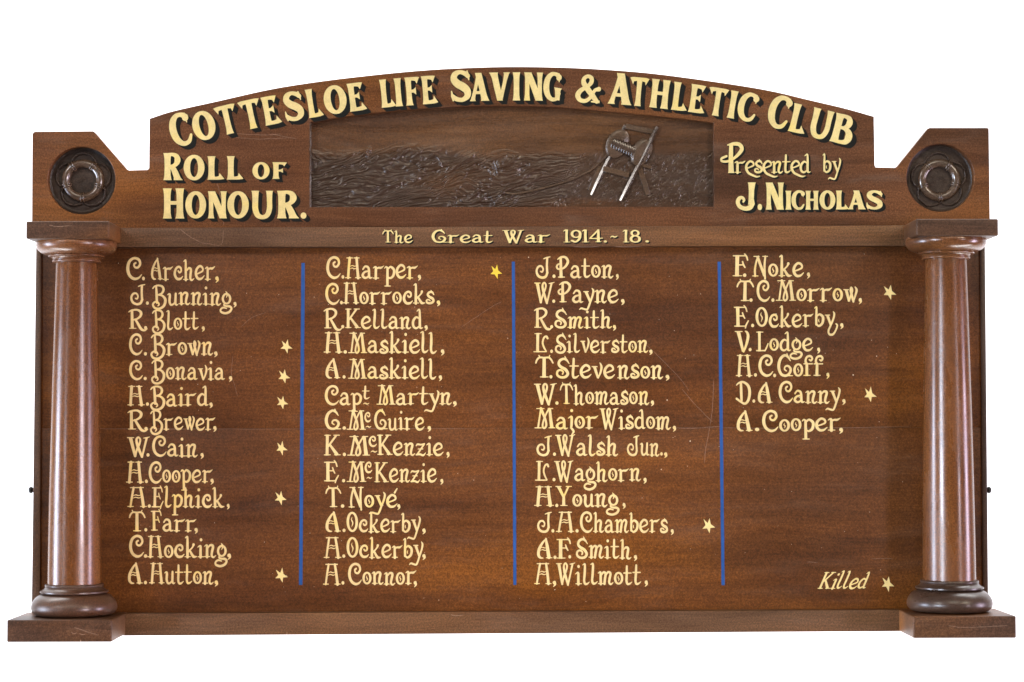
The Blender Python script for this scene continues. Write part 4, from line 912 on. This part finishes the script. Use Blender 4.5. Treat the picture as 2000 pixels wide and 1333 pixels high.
# blue divider lines, brushed a little unevenly
for (xa, ya, xb, yb, wd) in ((592, 514, 587.3, 1143, 6.9), (1002.6, 511.5, 1005.6, 1143, 6.0), (1404.8, 511.5, 1412.3, 1143.5, 6.3)):
    sv, sf = [], []; n = 40
    pts = [(xa + (xb - xa) * i / n + rng.uniform(-.12, .12), ya + (yb - ya) * i / n) for i in range(n + 1)]
    ribbon(sv, sf, pts, [wd * (1 + rng.uniform(-.05, .05)) for _ in pts], DI)
    me = mesh_from(sv, sf)
    if me.polygons[0].normal.y > 0: me.flip_normals()
    link('divider_line', me, M_blue)

# ------------------------------------------------------------------ headings with painted block shade
def with_shade(name, draw, sx, sy, d, label=None, steps=3, mat=M_gold):
    ink = Ink(); draw(ink, (0, 0), d + 0.0007); o = ink.build(name, mat, label=label)
    sh = Ink()
    for k in range(1, steps + 1): draw(sh, (sx * k / steps, sy * k / steps), d + 0.0003 - 0.00001 * k)
    s = sh.build('lettering_shade', M_shade, parent=o)
    return o
BASE = np.array([(330,294),(354.8,286),(445,263),(519,246),(605,231),(682.6,219),(744.6,211),(825,204.4),(901,198.8),(960,197),(1008,196.7),(1067,197.2),(1134,200),(1188,202.5),(1268,209.5),(1343,218.5),(1420,230),(1470,239.5),(1539,256),(1620,275.5),(1660,286)], float)
def bl(x):
    x = float(x); y = np.interp(x, BASE[:, 0], BASE[:, 1]); s = (np.interp(x + 40, BASE[:, 0], BASE[:, 1]) - np.interp(x - 40, BASE[:, 0], BASE[:, 1])) / (min(x + 40, 1660) - max(x - 40, 330)); return y, s
def arc_word(letters):
    """letters: (char, x of the letter's middle, width, cap height)"""
    def draw(ink, off, d):
        for (ch, cx, wd, cp) in letters:
            x = cx
            for _ in range(3):
                y, s = bl(x); an = math.atan(s); x = cx - math.sin(an) * cp / 2
            y, s = bl(x); an = math.atan(s); a, b = extent(ch, D); sx = wd / (b - a)
            def tr(gx, gy):
                u = (gx - (a + b) / 2) * sx; v = gy * cp
                return (x + u * math.cos(an) + v * math.sin(an) + off[0], y + u * math.sin(an) - v * math.cos(an) + off[1])
            ink.glyph(ch, D, tr, d)
    return draw
W1 = [('C',352,41.5,64),('O',398,44.5,57),('T',443.4,43,57),('T',489.8,43,57),('E',530,33.5,56),('S',573,37.5,57),('L',614,30,56),('O',654.5,44.5,56),('E',697,34,55)]
W2 = [('L',757,29,55),('I',777.8,14.5,55),('F',806,29,55),('E',839,30.5,55)]
W3 = [('S',899.5,39.5,61),('A',936,38.5,55),('V',976,41,55),('I',1008.7,15,55),('N',1042,37,55),('G',1079.5,36.5,56)]
W4 = [('&',1149,50,54)]
W5 = [('A',1212,47,61),('T',1247.5,37.5,56),('H',1289,37,56),('L',1329,31,55),('E',1363,32,55),('T',1401,39,55),('I',1431,15,54),('C',1460,37.5,56)]
W6 = [('C',1521.7,42,64),('L',1561,33,56),('U',1603.5,41.5,57),('B',1647,42,57)]
for i, W in enumerate((W1, W2, W3, W4, W5, W6)):
    with_shade('title_lettering', arc_word(W), 8.6, 7.4, DH, steps=4)
def flat_word(letters, slope=-.0015):
    """letters: (char, x0, x1, baseline, cap)"""
    def draw(ink, off, d):
        for (ch, x0, x1, yb, cp) in letters:
            a, b = extent(ch, D); sx = (x1 - x0) / (b - a)
            def tr(gx, gy): return (x0 + (gx - a) * sx + off[0], yb - gy * cp + off[1])
            ink.glyph(ch, D, tr, d)
    return draw
with_shade('title_lettering', flat_word([('R',319,357,352.3,53),('O',358.7,399.5,352.5,49.5),('L',405,438.5,351.6,46),('L',443,475.5,351.3,46)]), 7.6, 6.6, DH, steps=4)
with_shade('title_lettering', flat_word([('O',493,526.5,350.6,33.5),('F',532,560.5,349.8,32.5)]), 7.6, 6.6, DH, steps=4)
with_shade('title_lettering', flat_word([('H',318,360,427.3,59),('O',362,402.5,427,53),('N',406,443,427,53),('O',444,486,427,53),('U',491,533.5,427,54),('R',541,584.5,427,54),('.',587,598.5,427,54)]), 7.6, 6.6, DH, steps=4)
with_shade('title_lettering', flat_word([('J',1437,1476,410.7,54),('.',1479.6,1488.5,410.2,54),('N',1495.5,1531,410,53),('I',1534,1546,410,37),('C',1545.6,1571.5,410,37.5),('H',1573,1599,410,37),('O',1600.6,1631.6,409.8,37.5),('L',1632.6,1658,409.6,37),('A',1656,1691,409.4,37),('S',1692,1724,409.4,37)]), 6.0, 5.2, DH, steps=4)
# flowing lower-case line
G['ẽ'] = [('c', (.08,.24,.6), (.28,.30,.65), (.48,.40,.8), (.44,.55,.95), (.27,.60,.95), (.09,.44,1.15), (.06,.22,1.25), (.19,.0,1.1), (.42,-.12,1.0), (.66,-.20,.8), (.84,-.17,.35))]
BOX['ẽ'] = (0, .52)
G['þ'] = [('l', (.40,1.0,1.3), (.40,.9,1.3), (.39,.5,1.5), (.40,.06,1.8), (.40,0,2.2)), ('c', (.26,.96,.4), (.50,1.0,1.0), (.72,.98,1.15), (.82,.84,1.3), (.72,.68,1.1), (.50,.50,.8), (.25,.40,.7), (.04,.41,.7), (.03,.50,.7), (.22,.58,.7))]
with_shade('dedication_lettering', lambda ink, off, d: (run(ink, 'þ', 1406.5, 1452.7, 338.5, 57, d, off=off, jit=0),
    run(ink, 'rẽsẽntẽd', 1435, 1583, 338, 38, d, off=off, jit=.4, gap=-.01, seed=4)), 3.6, 3.2, DH)
with_shade('dedication_lettering', lambda ink, off, d: run(ink, 'by', 1606.5, 1642, 337.5, 38, d, off=off, jit=.4, seed=5), 3.6, 3.2, DH)
for wd in ((('The',746.8,806),), (('Great',842.9,962.4),), (('War',982,1074),), (('1914',1100,1177),('.',1179,1185.5),('-',1192,1206),('18',1216,1252),('.',1260.5,1267.6))):
    def war(ink, off, d):
        for t, a, b in wd: run(ink, t, a, b, 474.4 - (a - 746) * .0012, 24.5, d, off=off, jit=.7, seed=9 + int(a))
    with_shade('heading_lettering', war, 2.6, 2.6, DR)
